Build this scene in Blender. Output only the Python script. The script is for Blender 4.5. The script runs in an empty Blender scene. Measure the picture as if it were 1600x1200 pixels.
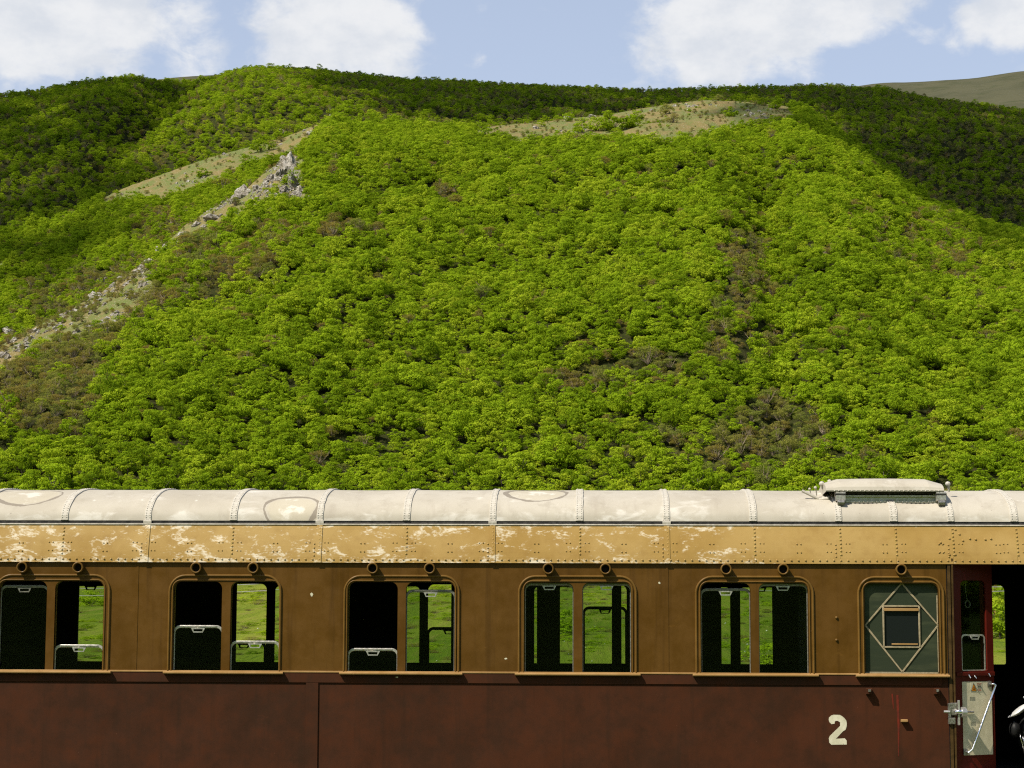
import bpy, math, random
import numpy as np
from mathutils import Vector, Matrix, noise
from mathutils.bvhtree import BVHTree
rnd = random.Random(7)
PI = math.pi
SC = bpy.context.scene
COL = SC.collection

# ------------------------------------------------------------------ camera
YAW, PITCH, ROLL = math.radians(2.29), math.radians(6.3), math.radians(0.19)
CAMZ = 2.8
FPX = 3150.0            # focal length measured in pixels of a 1600 px wide picture
cam_d = bpy.data.cameras.new('camera')
cam_d.sensor_width = 36.0
cam_d.lens = 36.0 * FPX / 1600.0
cam_d.clip_start = 0.5
cam_d.clip_end = 20000
cam = bpy.data.objects.new('camera', cam_d)
COL.objects.link(cam)
RM = Matrix.Rotation(YAW, 3, 'Z') @ Matrix.Rotation(PI / 2 + PITCH, 3, 'X') @ Matrix.Rotation(ROLL, 3, 'Z')
cam.matrix_world = Matrix.Translation((0, 0, CAMZ)) @ RM.to_4x4()
SC.camera = cam
RMi = RM.inverted()
C0 = Vector((0, 0, CAMZ))

def ray(u, v):
    return (RM @ Vector(((u - 800) / FPX, -(v - 600) / FPX, -1.0))).normalized()
def at(u, v, Y):
    d = ray(u, v)
    return C0 + d * (Y / d.y)
def proj(p):
    q = RMi @ (Vector(p) - C0)
    if q.z > -0.01:
        return (-9999, -9999)
    return (800 + FPX * q.x / -q.z, 600 - FPX * q.y / -q.z)

# ------------------------------------------------------------------ light
SUN_TO = Vector((-1.15, -1.0, 1.8)).normalized()
sun_d = bpy.data.lights.new('sun', 'SUN')
sun_d.energy = 5.0
sun_d.angle = math.radians(0.53)
sun_d.color = (1.0, 0.93, 0.80)
sun = bpy.data.objects.new('sun', sun_d)
sun.rotation_euler = (-SUN_TO).to_track_quat('-Z', 'Y').to_euler()
sun.location = SUN_TO * 60
COL.objects.link(sun)
VS = SC.view_settings
VS.view_transform = 'Standard'
VS.look = 'None'
VS.gamma = 1.0
VS.use_curve_mapping = False
VS.exposure = 0.38
SC.cycles.max_bounces = 8
SC.cycles.transparent_max_bounces = 16
SC.cycles.use_denoising = False
SC.cycles.filter_width = 1.2
SC.cycles.sample_clamp_indirect = 4.0
SC.cycles.sample_clamp_direct = 6.0

# ------------------------------------------------------------------ sky with clouds
W = bpy.data.worlds.new('World')
SC.world = W
W.use_nodes = True
nt = W.node_tree
nt.nodes.clear()
class G:
    def __init__(s, nt): s.nt = nt
    def n(s, t, **k):
        o = s.nt.nodes.new(t)
        for a, b in k.items(): setattr(o, a, b)
        return o
    def l(s, a, b): s.nt.links.new(a, b)
    def put(s, sock, v):
        if isinstance(v, bpy.types.NodeSocket): s.l(v, sock)
        else: sock.default_value = v
    def m(s, op, a, b=None, c=None, clamp=False):
        o = s.n('ShaderNodeMath', operation=op); o.use_clamp = clamp
        s.put(o.inputs[0], a)
        if b is not None: s.put(o.inputs[1], b)
        if c is not None: s.put(o.inputs[2], c)
        return o.outputs[0]
    def mr(s, v, a, b, c=0.0, d=1.0, smooth=True):
        o = s.n('ShaderNodeMapRange'); o.interpolation_type = 'SMOOTHSTEP' if smooth else 'LINEAR'
        s.put(o.inputs[0], v)
        for i, x in enumerate((a, b, c, d)): s.put(o.inputs[i + 1], x)
        return o.outputs[0]
    def noise(s, vec, scale, detail=4, rough=0.55, dist=0.0):
        o = s.n('ShaderNodeTexNoise')
        if vec is not None: s.l(vec, o.inputs['Vector'])
        o.inputs['Scale'].default_value = scale
        o.inputs['Detail'].default_value = detail
        o.inputs['Roughness'].default_value = rough
        o.inputs['Distortion'].default_value = dist
        return o.outputs['Fac']
    def mix(s, f, a, b, mode='MIX'):
        o = s.n('ShaderNodeMix', data_type='RGBA', blend_type=mode)
        s.put(o.inputs[0], f)
        for i, x in ((6, a), (7, b)):
            s.put(o.inputs[i], x if isinstance(x, bpy.types.NodeSocket) else (*x, 1) if len(x) == 3 else x)
        return o.outputs[2]
    def scale(s, vec, sc, loc=(0, 0, 0), rot=(0, 0, 0)):
        o = s.n('ShaderNodeMapping')
        s.l(vec, o.inputs[0]); o.inputs['Scale'].default_value = sc
        o.inputs['Location'].default_value = loc; o.inputs['Rotation'].default_value = rot
        return o.outputs[0]

g = G(nt)
sky = g.n('ShaderNodeTexSky', sky_type='NISHITA', sun_disc=False)
sky.sun_elevation = math.asin(SUN_TO.z)
sky.sun_rotation = math.atan2(SUN_TO.x, SUN_TO.y) % (2 * PI)
sky.altitude = 600; sky.air_density = 1.0; sky.dust_density = 1.6; sky.ozone_density = 1.5
tc = g.n('ShaderNodeTexCoord')
sep = g.n('ShaderNodeSeparateXYZ'); g.l(tc.outputs['Generated'], sep.inputs[0])
az = g.m('ARCTAN2', sep.outputs[0], sep.outputs[1])
el = g.m('ARCSINE', sep.outputs[2])
cmb = g.n('ShaderNodeCombineXYZ'); g.l(az, cmb.inputs[0]); g.l(g.m('MULTIPLY', el, 1.5), cmb.inputs[1])
cv = cmb.outputs[0]
n1 = g.noise(g.scale(cv, (1, 1, 1), (3.1, 0.7, 0)), 16, 7, 0.58, 0.3)
n2 = g.noise(g.scale(cv, (1, 1, 1), (1.3, 5.7, 0)), 45, 6, 0.62, 0.2)
nn = g.m('ADD', g.m('MULTIPLY', n1, 0.45), g.m('MULTIPLY', n2, 0.55))
# clouds of the photograph: ellipses in azimuth / elevation (u, v, ru, rv, strength, tilt)
BL = [(60, 40, 170, 75, .42, 0), (190, 10, 110, 50, .22, 0), (310, 75, 45, 60, .16, 0), (500, 20, 110, 50, .40, 0),
      (570, 75, 115, 55, .42, 0), (450, 100, 60, 35, .2, 0), (735, 85, 22, 22, .2, 0), (1110, 40, 120, 75, .34, 0),
      (1250, 15, 170, 50, .50, 0), (1130, 90, 60, 50, .2, 0), (1245, 95, 50, 35, .24, 0), (1500, 50, 26, 45, .16, 0),
      (1590, 15, 75, 50, .46, 0), (1440, 60, 30, 20, .15, 0), (830, 60, 150, 70, -.10, 0), (1430, 60, 90, 80, -.10, 0),
      (260, 70, 40, 60, -.08, 0), (700, 60, 40, 90, -.15, 0), (1370, 110, 110, 30, -.2, 0)]
tot = None
for (u, v, ru, rv, s_, tl) in BL:
    d = ray(u, v)
    a0 = math.atan2(d.x, d.y); e0 = math.asin(d.z)
    dx = g.m('MULTIPLY', g.m('SUBTRACT', az, a0), FPX / ru)
    dy = g.m('MULTIPLY', g.m('SUBTRACT', el, e0), FPX / rv)
    q = g.m('ADD', g.m('MULTIPLY', dx, dx), g.m('MULTIPLY', dy, dy))
    e_ = g.m('MULTIPLY', g.mr(q, 0.0, 2.2, 1.0, 0.0), s_)
    tot = e_ if tot is None else g.m('ADD', tot, e_)
dens = g.m('ADD', nn, g.m('MULTIPLY', tot, 0.72))
cl = g.mr(dens, 0.50, 0.78)
skyc = g.n('ShaderNodeVectorMath', operation='SCALE'); g.l(sky.outputs[0], skyc.inputs[0]); skyc.inputs[3].default_value = 1.0
veil = g.mix(g.mr(el, 0.20, 0.75, 0.55, 0.08), sky.outputs[0], (5.3, 5.9, 7.2))
shade = g.mr(g.noise(cv, 26, 5, 0.6), 0.3, 0.66)
cloudc = g.mix(shade, (5.7, 5.9, 6.2), (7.2, 7.15, 7.05))
fin = g.mix(g.m('MULTIPLY', cl, g.mr(el, 0.3, 0.8, 0.82, 0.45)), veil, cloudc)
bg = g.n('ShaderNodeBackground'); g.l(fin, bg.inputs[0]); bg.inputs[1].default_value = 0.1
wo = g.n('ShaderNodeOutputWorld'); g.l(bg.outputs[0], wo.inputs[0])

# ------------------------------------------------------------------ materials
MATS = {}
def mat(name, build):
    m = bpy.data.materials.new(name); m.use_nodes = True
    m.node_tree.nodes.clear()
    g = G(m.node_tree)
    out = g.n('ShaderNodeOutputMaterial')
    build(g, out)
    MATS[name] = m
    return m
def pbsdf(g, out, color, rough=0.5, metal=0.0, bump=None, bs=0.3, bd=0.01, spec=0.5):
    p = g.n('ShaderNodeBsdfPrincipled')
    g.put(p.inputs['Base Color'], color if isinstance(color, bpy.types.NodeSocket) else (*color, 1))
    g.put(p.inputs['Roughness'], rough); g.put(p.inputs['Metallic'], metal)
    p.inputs['Specular IOR Level'].default_value = spec * .3
    if bump is not None:
        b = g.n('ShaderNodeBump'); b.inputs['Strength'].default_value = bs; b.inputs['Distance'].default_value = bd
        g.l(bump, b.inputs['Height']); g.l(b.outputs[0], p.inputs['Normal'])
    g.l(p.outputs[0], out.inputs[0])
    return p
def wpos(g):
    return g.n('ShaderNodeNewGeometry').outputs['Position']

def paint(c1, c2, c3, rough=0.42, streak=1.0, dents=0.012):
    def b(g, out):
        P = wpos(g)
        big = g.noise(P, 0.9, 4, 0.6)
        mid = g.noise(P, 5.5, 5, 0.65)
        st = g.noise(g.scale(P, (9, 9, 0.5)), 1.0, 4, 0.6)
        fine = g.noise(P, 90, 3, 0.6)
        f = g.m('ADD', g.m('MULTIPLY', big, 0.5), g.m('MULTIPLY', mid, 0.5))
        c = g.mix(g.mr(f, 0.36, 0.64), c1, c2)
        c = g.mix(g.m('MULTIPLY', g.mr(st, 0.5, 0.72), 0.55 * streak), c, c3)
        c = g.mix(g.m('MULTIPLY', g.mr(fine, 0.55, 0.8), 0.25), c, c3)
        # small chips
        ch = g.noise(P, 26, 2, 0.5)
        rs = g.noise(g.scale(P, (3, 3, 7)), 1.0, 8, 0.75)
        c = g.mix(g.m('MULTIPLY', g.mr(rs, 0.60, 0.72), 0.45), c, tuple(x * 1.5 for x in c2))
        c = g.mix(g.m('MULTIPLY', g.mr(ch, 0.765, 0.785), 0.5), c, tuple(min(1, x * 1.9 + .02) for x in c2))
        hb = g.m('ADD', g.m('MULTIPLY', g.noise(g.scale(P, (1.6, 1.6, 1.1)), 1.0, 2, 0.5), 1.0), g.m('MULTIPLY', fine, 0.012))
        hb = g.m('ADD', hb, g.m('MULTIPLY', mid, 0.03))
        pbsdf(g, out, c, g.mr(mid, 0.3, 0.7, rough - .08, rough + .12), 0, hb, 0.9, dents * 2.2)
    return b
M_UP = mat('olive_brown_paint', paint((.078, .036, .0052), (.106, .050, .0076), (.050, .023, .0034)))
M_TRIM = mat('trim_paint', paint((.108, .056, .011), (.145, .078, .017), (.070, .034, .006), 0.38, 0.5, 0.002))
M_SILL = mat('sill_paint', paint((.28, .16, .055), (.35, .21, .085), (.19, .09, .028), 0.4, 0.5, 0.002))
M_RED = mat('oxide_red_paint', paint((.033, .0118, .0040), (.057, .0165, .0050), (.020, .0095, .0034), 0.72, 0.6, .016))
M_DOOR = mat('door_red_paint', paint((.075, .008, .005), (.095, .010, .006), (.05, .007, .004), 0.35, 0.5, 0.002))

def band(g, out):
    P = wpos(g)
    big = g.noise(P, 1.2, 4, 0.6); mid = g.noise(P, 7, 5, 0.65); fine = g.noise(P, 110, 3, 0.6)
    c = g.mix(g.mr(big, 0.35, 0.65), (.310, .190, .050), (.370, .242, .080))
    c = g.mix(g.m('MULTIPLY', g.mr(mid, 0.45, 0.75), 0.4), c, (.24, .135, .036))
    c = g.mix(g.m('MULTIPLY', g.mr(fine, 0.66, 0.75), 0.45), c, (.16, .085, .03))
    sx = g.n('ShaderNodeSeparateXYZ'); g.l(P, sx.inputs[0])
    # worn-off paint: horizontal scabby patches, many on the left, few on the right
    w1 = g.noise(g.scale(P, (4.2, 3, 8.5)), 1.0, 7, 0.68, 0.6)
    w2 = g.noise(g.scale(P, (26, 20, 60)), 1.0, 4, 0.6)
    wz = g.noise(g.scale(P, (1.1, 0, 0)), 1.0, 2, 0.5)
    w = g.m('ADD', g.m('MULTIPLY', w1, 0.66), g.m('MULTIPLY', w2, 0.28))
    w = g.m('ADD', w, g.m('MULTIPLY', wz, 0.12))
    fall = g.m('ADD', g.mr(sx.outputs[0], 0.8, 3.2, -0.035, 0.07), g.mr(sx.outputs[0], -6.0, -2.5, -0.03, 0.0))
    top = g.m('ADD', g.mr(sx.outputs[2], 3.59, 3.67, 0.0, 0.06), g.mr(sx.outputs[2], 3.27, 3.32, 0.045, 0.0))
    w = g.m('ADD', g.m('SUBTRACT', w, fall), top)
    c = g.mix(g.m('MULTIPLY', g.mr(w, 0.59, 0.66), 0.45), c, (.50, .39, .21))
    c = g.mix(g.m('MULTIPLY', g.mr(w, 0.595, 0.70), 0.80), c, (.66, .585, .46))
    hb = g.m('ADD', g.noise(P, 2.0, 2, 0.5), g.m('MULTIPLY', mid, 0.03))
    pbsdf(g, out, c, 0.45, 0, hb, 0.8, 0.012)
M_BAND = mat('ochre_band_paint', band)

RING = []   # (x, y, z, radius) of the round repair marks on the roof, filled before the material is made
def make_roof_mat(rings):
    def b(g, out):
        P = wpos(g)
        big = g.noise(P, 1.0, 5, 0.6); mid = g.noise(P, 5, 5, 0.65); fine = g.noise(P, 60, 4, 0.65)
        c = g.mix(g.mr(big, 0.35, 0.65), (.375, .338, .272), (.440, .402, .332))
        c = g.mix(g.m('MULTIPLY', g.mr(mid, 0.5, 0.7), 0.5), c, (.32, .285, .225))
        c = g.mix(g.m('MULTIPLY', g.mr(fine, 0.62, 0.72), 0.35), c, (.33, .28, .22))
        st = g.noise(g.scale(P, (7, 1.2, 1.2)), 1.0, 5, 0.65)
        c = g.mix(g.m('MULTIPLY', g.mr(st, 0.52, 0.75), 0.35), c, (.28, .24, .19))
        sx = g.n('ShaderNodeSeparateXYZ'); g.l(P, sx.inputs[0])
        low = g.mr(sx.outputs[2], 3.72, 3.86, 0.11, 0.0)
        w = g.m('ADD', g.noise(g.scale(P, (2.4, 2.4, 5)), 1.0, 6, 0.62, 0.5), low)
        c = g.mix(g.m('MULTIPLY', g.mr(w, 0.58, 0.74), 0.65), c, (.60, .57, .51))
        sc = g.noise(g.scale(P, (30, 30, 30)), 1.0, 3, 0.5)
        c = g.mix(g.m('MULTIPLY', g.mr(sc, 0.735, 0.76), 0.6), c, (.13, .11, .09))
        wob = g.m('MULTIPLY', g.m('SUBTRACT', g.noise(P, 7, 4, 0.7), 0.5), 0.05)
        for (x, y, z, r) in rings:
            d = g.n('ShaderNodeVectorMath', operation='DISTANCE'); g.l(P, d.inputs[0]); d.inputs[1].default_value = (x, y, z)
            q = g.m('ADD', d.outputs['Value'], wob)
            c = g.mix(g.m('MULTIPLY', g.mr(q, r - .05, r - .02, 1.0, 0.0), 0.45), c, (.45, .40, .29))
            wp = g.m('ADD', g.noise(g.scale(P, (5, 5, 5), (x, 0, 0)), 1.0, 5, 0.6), g.mr(q, 0, r, 0.16, -0.1))
            c = g.mix(g.m('MULTIPLY', g.mr(wp, 0.56, 0.66), 0.6), c, (.64, .61, .54))
            e = g.m('ABSOLUTE', g.m('SUBTRACT', q, r))
            th = g.mr(g.noise(P, 3.1, 2, 0.5), 0.35, 0.65, 0.010, 0.034)
            c = g.mix(g.m('MULTIPLY', g.m('LESS_THAN', e, th), 0.8), c, (.19, .16, .125))
        hb = g.m('ADD', g.m('MULTIPLY', g.noise(P, 2.5, 2, .5), 1), g.m('MULTIPLY', mid, .05))
        pbsdf(g, out, c, 0.62, 0, hb, 0.7, 0.012, 0.3)
    return b

def simple(c1, c2, scale=8, rough=0.5, metal=0.0, bd=0.003, spec=0.5):
    def b(g, out):
        P = wpos(g); n = g.noise(P, scale, 5, 0.65)
        pbsdf(g, out, g.mix(g.mr(n, .35, .65), c1, c2), g.mr(n, .3, .7, rough - .06, rough + .08), metal, n, .5, bd, spec)
    return b
M_STRAP = mat('strap_white_paint', simple((.41, .375, .315), (.50, .465, .40), 30, .6, 0, .0015))
M_GUT = mat('gutter_dark', simple((.025, .024, .022), (.06, .055, .05), 25, .6))
M_GUTL = mat('gutter_lip', simple((.45, .40, .32), (.60, .55, .47), 25, .5))
M_ALU = mat('dull_aluminium', simple((.50, .47, .42), (.64, .61, .56), 40, .36, .75))
M_BRONZE = mat('sash_metal', simple((.20, .19, .16), (.30, .28, .24), 40, .36, .6))
M_COWL = mat('polished_cowl', simple((.80, .79, .77), (.90, .89, .87), 12, .38, .55, .0005))
M_CHROME = mat('chrome', simple((.75, .75, .76), (.88, .88, .90), 40, .16, 1.0, .0005))
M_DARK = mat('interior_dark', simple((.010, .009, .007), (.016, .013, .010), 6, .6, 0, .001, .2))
M_BLACK = mat('black_rubber', simple((.008, .008, .008), (.014, .014, .014), 20, .45))
M_TUBE = mat('vent_bore', simple((.012, .010, .007), (.02, .015, .010), 20, .8))
M_PANELW = mat('door_panel_cream', simple((.56, .495, .33), (.64, .565, .385), 14, .5))
M_LACE = mat('cream_window_bar', simple((.24, .195, .115), (.34, .28, .175), 30, .5))
M_JAMB = mat('dark_jamb_paint', simple((.045, .026, .008), (.075, .042, .013), 12, .5))
M_FROST = mat('frosted_glass', lambda g, out: pbsdf(g, out, g.mix(g.mr(g.noise(g.scale(wpos(g), (1.5, 1.5, 9)), 1, 4, .6), .45, .7), (.030, .038, .023), (.052, .060, .033)), .28, 0, g.noise(wpos(g), 160, 2), .35, .002))
M_FROSTC = mat('dark_blue_glass', lambda g, out: pbsdf(g, out, (.010, .013, .012), .3))
def numm(g, out):
    P = wpos(g); n = g.noise(P, 45, 4, .6); n2 = g.noise(P, 9, 5, .7)
    c = g.mix(g.mr(n2, .35, .65), (.50, .47, .33), (.62, .58, .43))
    c = g.mix(g.mr(n, .66, .70, 0, .85), c, (.10, .035, .012))
    pbsdf(g, out, c, .6, 0, n, .4, .002)
M_NUM = mat('cream_number_paint', numm)
M_LOCK = mat('worn_steel', simple((.20, .18, .15), (.42, .40, .36), 60, .35, .8))
M_WARN = mat('warning_orange', simple((.60, .20, .01), (.66, .25, .02), 20, .5))
M_INK = mat('printed_ink', simple((.03, .02, .015), (.05, .03, .02), 20, .6))
M_INKR = mat('printed_red_ink', simple((.30, .09, .05), (.36, .12, .07), 20, .6))
M_STICK = mat('sticker_paper', simple((.55, .50, .34), (.62, .56, .40), 20, .5))
M_RUST = mat('red_lead_run', simple((.15, .020, .010), (.09, .017, .009), 12, .5))
M_FADE = mat('old_lettering', simple((.16, .15, .11), (.24, .23, .17), 90, .6))
def glassm(tr, refl=1.0):
    def b(g, out):
        t = g.n('ShaderNodeBsdfTransparent'); t.inputs[0].default_value = (*tr, 1)
        gl = g.n('ShaderNodeBsdfGlossy'); gl.inputs['Roughness'].default_value = 0.02; gl.inputs[0].default_value = (1, 1, 1, 1)
        fr = g.n('ShaderNodeFresnel'); fr.inputs[0].default_value = 1.5
        mx = g.n('ShaderNodeMixShader'); g.l(g.m('MULTIPLY', fr.outputs[0], refl * .22), mx.inputs[0])
        g.l(t.outputs[0], mx.inputs[1]); g.l(gl.outputs[0], mx.inputs[2]); g.l(mx.outputs[0], out.inputs[0])
    return b
M_GLASS = mat('window_glass', glassm((.80, .86, .78)))

def leafm(cols, trc, rv=1.0):
    def b(g, out):
        oi = g.n('ShaderNodeObjectInfo')
        P = wpos(g)
        r = oi.outputs['Random']
        reg = g.noise(P, 0.012, 3, 0.6)
        f = g.m('ADD', g.m('MULTIPLY', r, 0.75), g.m('MULTIPLY', reg, 0.5))
        cr = g.n('ShaderNodeValToRGB'); g.l(f, cr.inputs[0])
        e = cr.color_ramp.elements
        e[0].position = .15; e[0].color = (*cols[0], 1)
        e[1].position = 1.0; e[1].color = (*cols[-1], 1)
        for i, c in enumerate(cols[1:-1]):
            k = e.new(.15 + .85 * (i + 1) / (len(cols) - 1)); k.color = (*c, 1)
        fn = g.noise(P, 0.9, 3, 0.7)
        c = g.mix(g.mr(fn, .3, .7, 0, .40), cr.outputs[0], cols[0])
        d = g.n('ShaderNodeBsdfDiffuse'); g.l(c, d.inputs[0])
        t = g.n('ShaderNodeBsdfTranslucent'); g.l(g.mix(.5, c, trc), t.inputs[0])
        mx = g.n('ShaderNodeMixShader'); mx.inputs[0].default_value = .40
        g.l(d.outputs[0], mx.inputs[1]); g.l(t.outputs[0], mx.inputs[2])
        g.l(mx.outputs[0], out.inputs[0])
    return b
M_LEAF = mat('spring_leaves', leafm([(.108, .175, .009), (.220, .325, .013), (.320, .445, .018), (.410, .490, .028)], (.46, .55, .014)))
M_LEAFB = mat('russet_young_leaves', leafm([(.19, .19, .035), (.28, .21, .050), (.25, .27, .040)], (.34, .27, .04)))
M_LEAFO = mat('grey_olive_leaves', leafm([(.18, .215, .040), (.24, .26, .045), (.30, .26, .060)], (.30, .33, .05)))
M_TWIG = mat('grey_twigs', simple((.20, .15, .10), (.30, .24, .17), 3, .9, 0, .005))
M_BARK = mat('bark', simple((.07, .055, .04), (.12, .10, .08), 3, .9, 0, .02))

def rockm(g, out):
    P = wpos(g); n = g.noise(P, .35, 6, .7); n2 = g.noise(P, 1.6, 5, .7)
    c = g.mix(g.mr(n, .35, .62), (.24, .21, .17), (.46, .43, .375))
    c = g.mix(g.mr(n2, .50, .60, 0, .85), c, (.12, .10, .07)); c = g.mix(g.mr(g.noise(P, .8, 4, .7), .56, .66, 0, .8), c, (.14, .13, .05))
    pbsdf(g, out, c, .85, 0, g.m('ADD', n, g.m('MULTIPLY', n2, .5)), 1.0, 1.2, .2)
M_ROCK = mat('limestone', rockm)
M_STONE = mat('pale_stone', simple((.45, .43, .38), (.62, .60, .54), 2, .85, 0, .05))

def terrm(g, out):
    P = wpos(g)
    at_ = g.n('ShaderNodeAttribute', attribute_name='grass').outputs['Fac']
    n = g.noise(g.scale(P, (1, .12, 1)), .12, 6, .7); n2 = g.noise(g.scale(P, (1, .06, 1)), 1.3, 6, .78); n3 = g.noise(g.scale(P, (1, .5, 1)), 2.5, 3, .7)
    fl = g.mix(g.mr(n2, .4, .6), (.022, .030, .007), (.040, .038, .014))
    mead = g.mix(g.mr(n, .38, .62), (.105, .150, .012), (.175, .205, .022))
    mead = g.mix(g.mr(n2, .48, .66, 0, .7), mead, (.20, .175, .045)); mead = g.mix(g.mr(n2, .30, .46, .7, 0), mead, (.05, .085, .012))
    dry = g.mix(g.mr(n, .38, .6), (.190, .150, .058), (.115, .145, .040))
    dry = g.mix(g.mr(n2, .48, .66, 0, .7), dry, (.21, .150, .080))
    dry = g.mix(g.mr(n3, .60, .68, 0, .8), dry, (.48, .43, .34))
    at2 = g.n('ShaderNodeAttribute', attribute_name='meadow').outputs['Fac']
    c = g.mix(g.mr(g.m('ADD', at_, g.m('MULTIPLY', g.m('SUBTRACT', n2, .5), .5)), .4, .6), fl, dry)
    c = g.mix(at2, c, mead)
    pbsdf(g, out, c, .95, 0, n2, .8, .5, .1)
M_TERR = mat('hillside_ground', terrm)
def farm(g, out):
    P = wpos(g); n = g.noise(P, .006, 6, .7); n2 = g.noise(g.scale(P, (1, .5, 3)), .03, 5, .7)
    c = g.mix(g.mr(n, .4, .6), (.058, .060, .034), (.080, .078, .046))  # cloud shade lying on the mountain is put into this dark base colour
    c = g.mix(g.mr(n2, .52, .64, 0, .45), c, (.04, .05, .022))
    pbsdf(g, out, c, .95, 0, n2, .8, 4, .1)
M_FAR = mat('bare_mountain', farm)
M_GRASS = mat('grass_ground', simple((.05, .09, .015), (.09, .13, .03), .5, .95, 0, .05, .1))
M_BALLAST = mat('ballast', simple((.10, .09, .075), (.22, .20, .17), 9, .9, 0, .05))
M_STEEL = mat('rail_steel', simple((.12, .08, .06), (.2, .15, .12), 9, .5, .6))
M_CLOUD = mat('cloud_white', lambda g, out: pbsdf(g, out, (.85, .85, .85), 1.0, spec=0))

# ------------------------------------------------------------------ object helpers
def props(o, label=None, cat=None, group=None, kind=None):
    if label: o['label'] = label
    if cat: o['category'] = cat
    if group: o['group'] = group
    if kind: o['kind'] = kind
    return o
def empty(name, loc=(0, 0, 0), **k):
    o = bpy.data.objects.new(name, None); COL.objects.link(o); o.location = loc
    o.empty_display_size = .2
    return props(o, **k)
def link(name, me, m, parent=None, **k):
    o = bpy.data.objects.new(name, me); COL.objects.link(o)
    if m is not None and not me.materials: me.materials.append(m)
    if parent: o.parent = parent
    return props(o, **k)
class MB:
    def __init__(s): s.v = []; s.f = []
    def add(s, vs, fs):
        b = len(s.v); s.v += [tuple(x) for x in vs]; s.f += [tuple(b + i for i in f) for f in fs]; return s
    def box(s, x0, x1, y0, y1, z0, z1, c=0.0):
        if c <= 0:
            vs = [(x, y, z) for z in (z0, z1) for y in (y0, y1) for x in (x0, x1)]
            return s.add(vs, [(0, 2, 3, 1), (4, 5, 7, 6), (0, 1, 5, 4), (2, 6, 7, 3), (0, 4, 6, 2), (1, 3, 7, 5)])
        # chamfered in the y-z section, extruded along x
        sec = [(y0 + c, z0), (y1 - c, z0), (y1, z0 + c), (y1, z1 - c), (y1 - c, z1), (y0 + c, z1), (y0, z1 - c), (y0, z0 + c)]
        n = 8; vs = [(x0, y, z) for y, z in sec] + [(x1, y, z) for y, z in sec]
        return s.add(vs, [(i, (i + 1) % n, n + (i + 1) % n, n + i) for i in range(n)] + [tuple(range(n))[::-1], tuple(range(n, 2 * n))])
    def tube(s, pts, r, n=8, cap=True):
        pts = [Vector(p) for p in pts]; rs = r if isinstance(r, (list, tuple)) else [r] * len(pts)
        vs = []; ref = Vector((0, 1, 0))
        for i, p in enumerate(pts):
            t = (pts[min(i + 1, len(pts) - 1)] - pts[max(i - 1, 0)]).normalized()
            a = t.cross(ref)
            if a.length < .1: a = t.cross(Vector((1, 0, 0)))
            a.normalize(); b = t.cross(a)
            vs += [p + (a * math.cos(2 * PI * k / n) + b * math.sin(2 * PI * k / n)) * rs[i] for k in range(n)]
        fs = [(i * n + k, i * n + (k + 1) % n, (i + 1) * n + (k + 1) % n, (i + 1) * n + k) for i in range(len(pts) - 1) for k in range(n)]
        if cap: fs += [tuple(range(n))[::-1], tuple((len(pts) - 1) * n + k for k in range(n))]
        return s.add(vs, fs)
    def dome(s, c, nrm, r, h, n=7):
        c = Vector(c); nrm = Vector(nrm).normalized(); a = nrm.cross(Vector((0.3, .2, 1))).normalized(); b = nrm.cross(a)
        vs = []
        for rr, hh in ((r, 0), (r * .8, h * .65)):
            vs += [c + (a * math.cos(2 * PI * k / n) + b * math.sin(2 * PI * k / n)) * rr + nrm * hh for k in range(n)]
        vs.append(c + nrm * h)
        return s.add(vs, [(k, (k + 1) % n, n + (k + 1) % n, n + k) for k in range(n)] + [(n + k, n + (k + 1) % n, 2 * n) for k in range(n)])
    def build(s, name, m, parent=None, smooth=False, **k):
        me = bpy.data.meshes.new(name); me.from_pydata(s.v, [], s.f); me.update()
        if smooth: me.polygons.foreach_set('use_smooth', [True] * len(me.polygons))
        return link(name, me, m, parent, **k)
def rrect(x0, x1, z0, z1, r, rb=None, n=6):
    rb = r if rb is None else rb
    P = []
    for (cx, cz, rr, a0) in ((x1 - rb, z0 + rb, rb, -90), (x1 - r, z1 - r, r, 0), (x0 + r, z1 - r, r, 90), (x0 + rb, z0 + rb, rb, 180)):
        if rr <= 0: P.append((cx, cz)); continue
        for i in range(n + 1):
            a = math.radians(a0 + 90 * i / n); P.append((cx + rr * math.cos(a), cz + rr * math.sin(a)))
    return P
def plate(name, outer, holes, y, t, m, parent=None, bevel=0.0, **k):
    """a flat plate in the x-z plane with holes, front face at y, thickness t towards +y"""
    cu = bpy.data.curves.new(name, 'CURVE'); cu.dimensions = '2D'; cu.fill_mode = 'BOTH'
    cu.extrude = max(t / 2 - bevel, 1e-4); cu.bevel_depth = bevel; cu.bevel_resolution = 1
    if bevel: cu.offset = -bevel
    for lp in [outer] + list(holes):
        sp = cu.splines.new('POLY'); sp.points.add(len(lp) - 1)
        for p, (x, z) in zip(sp.points, lp): p.co = (x, z, 0, 1)
        sp.use_cyclic_u = True
    ob = bpy.data.objects.new(name, cu)
    me = bpy.data.meshes.new_from_object(ob)
    bpy.data.objects.remove(ob); bpy.data.curves.remove(cu)
    me.transform(Matrix(((1, 0, 0, 0), (0, 0, -1, y + t / 2), (0, 1, 0, 0), (0, 0, 0, 1))))
    me.materials.clear()
    me.name = name
    return link(name, me, m, parent, **k)
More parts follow.
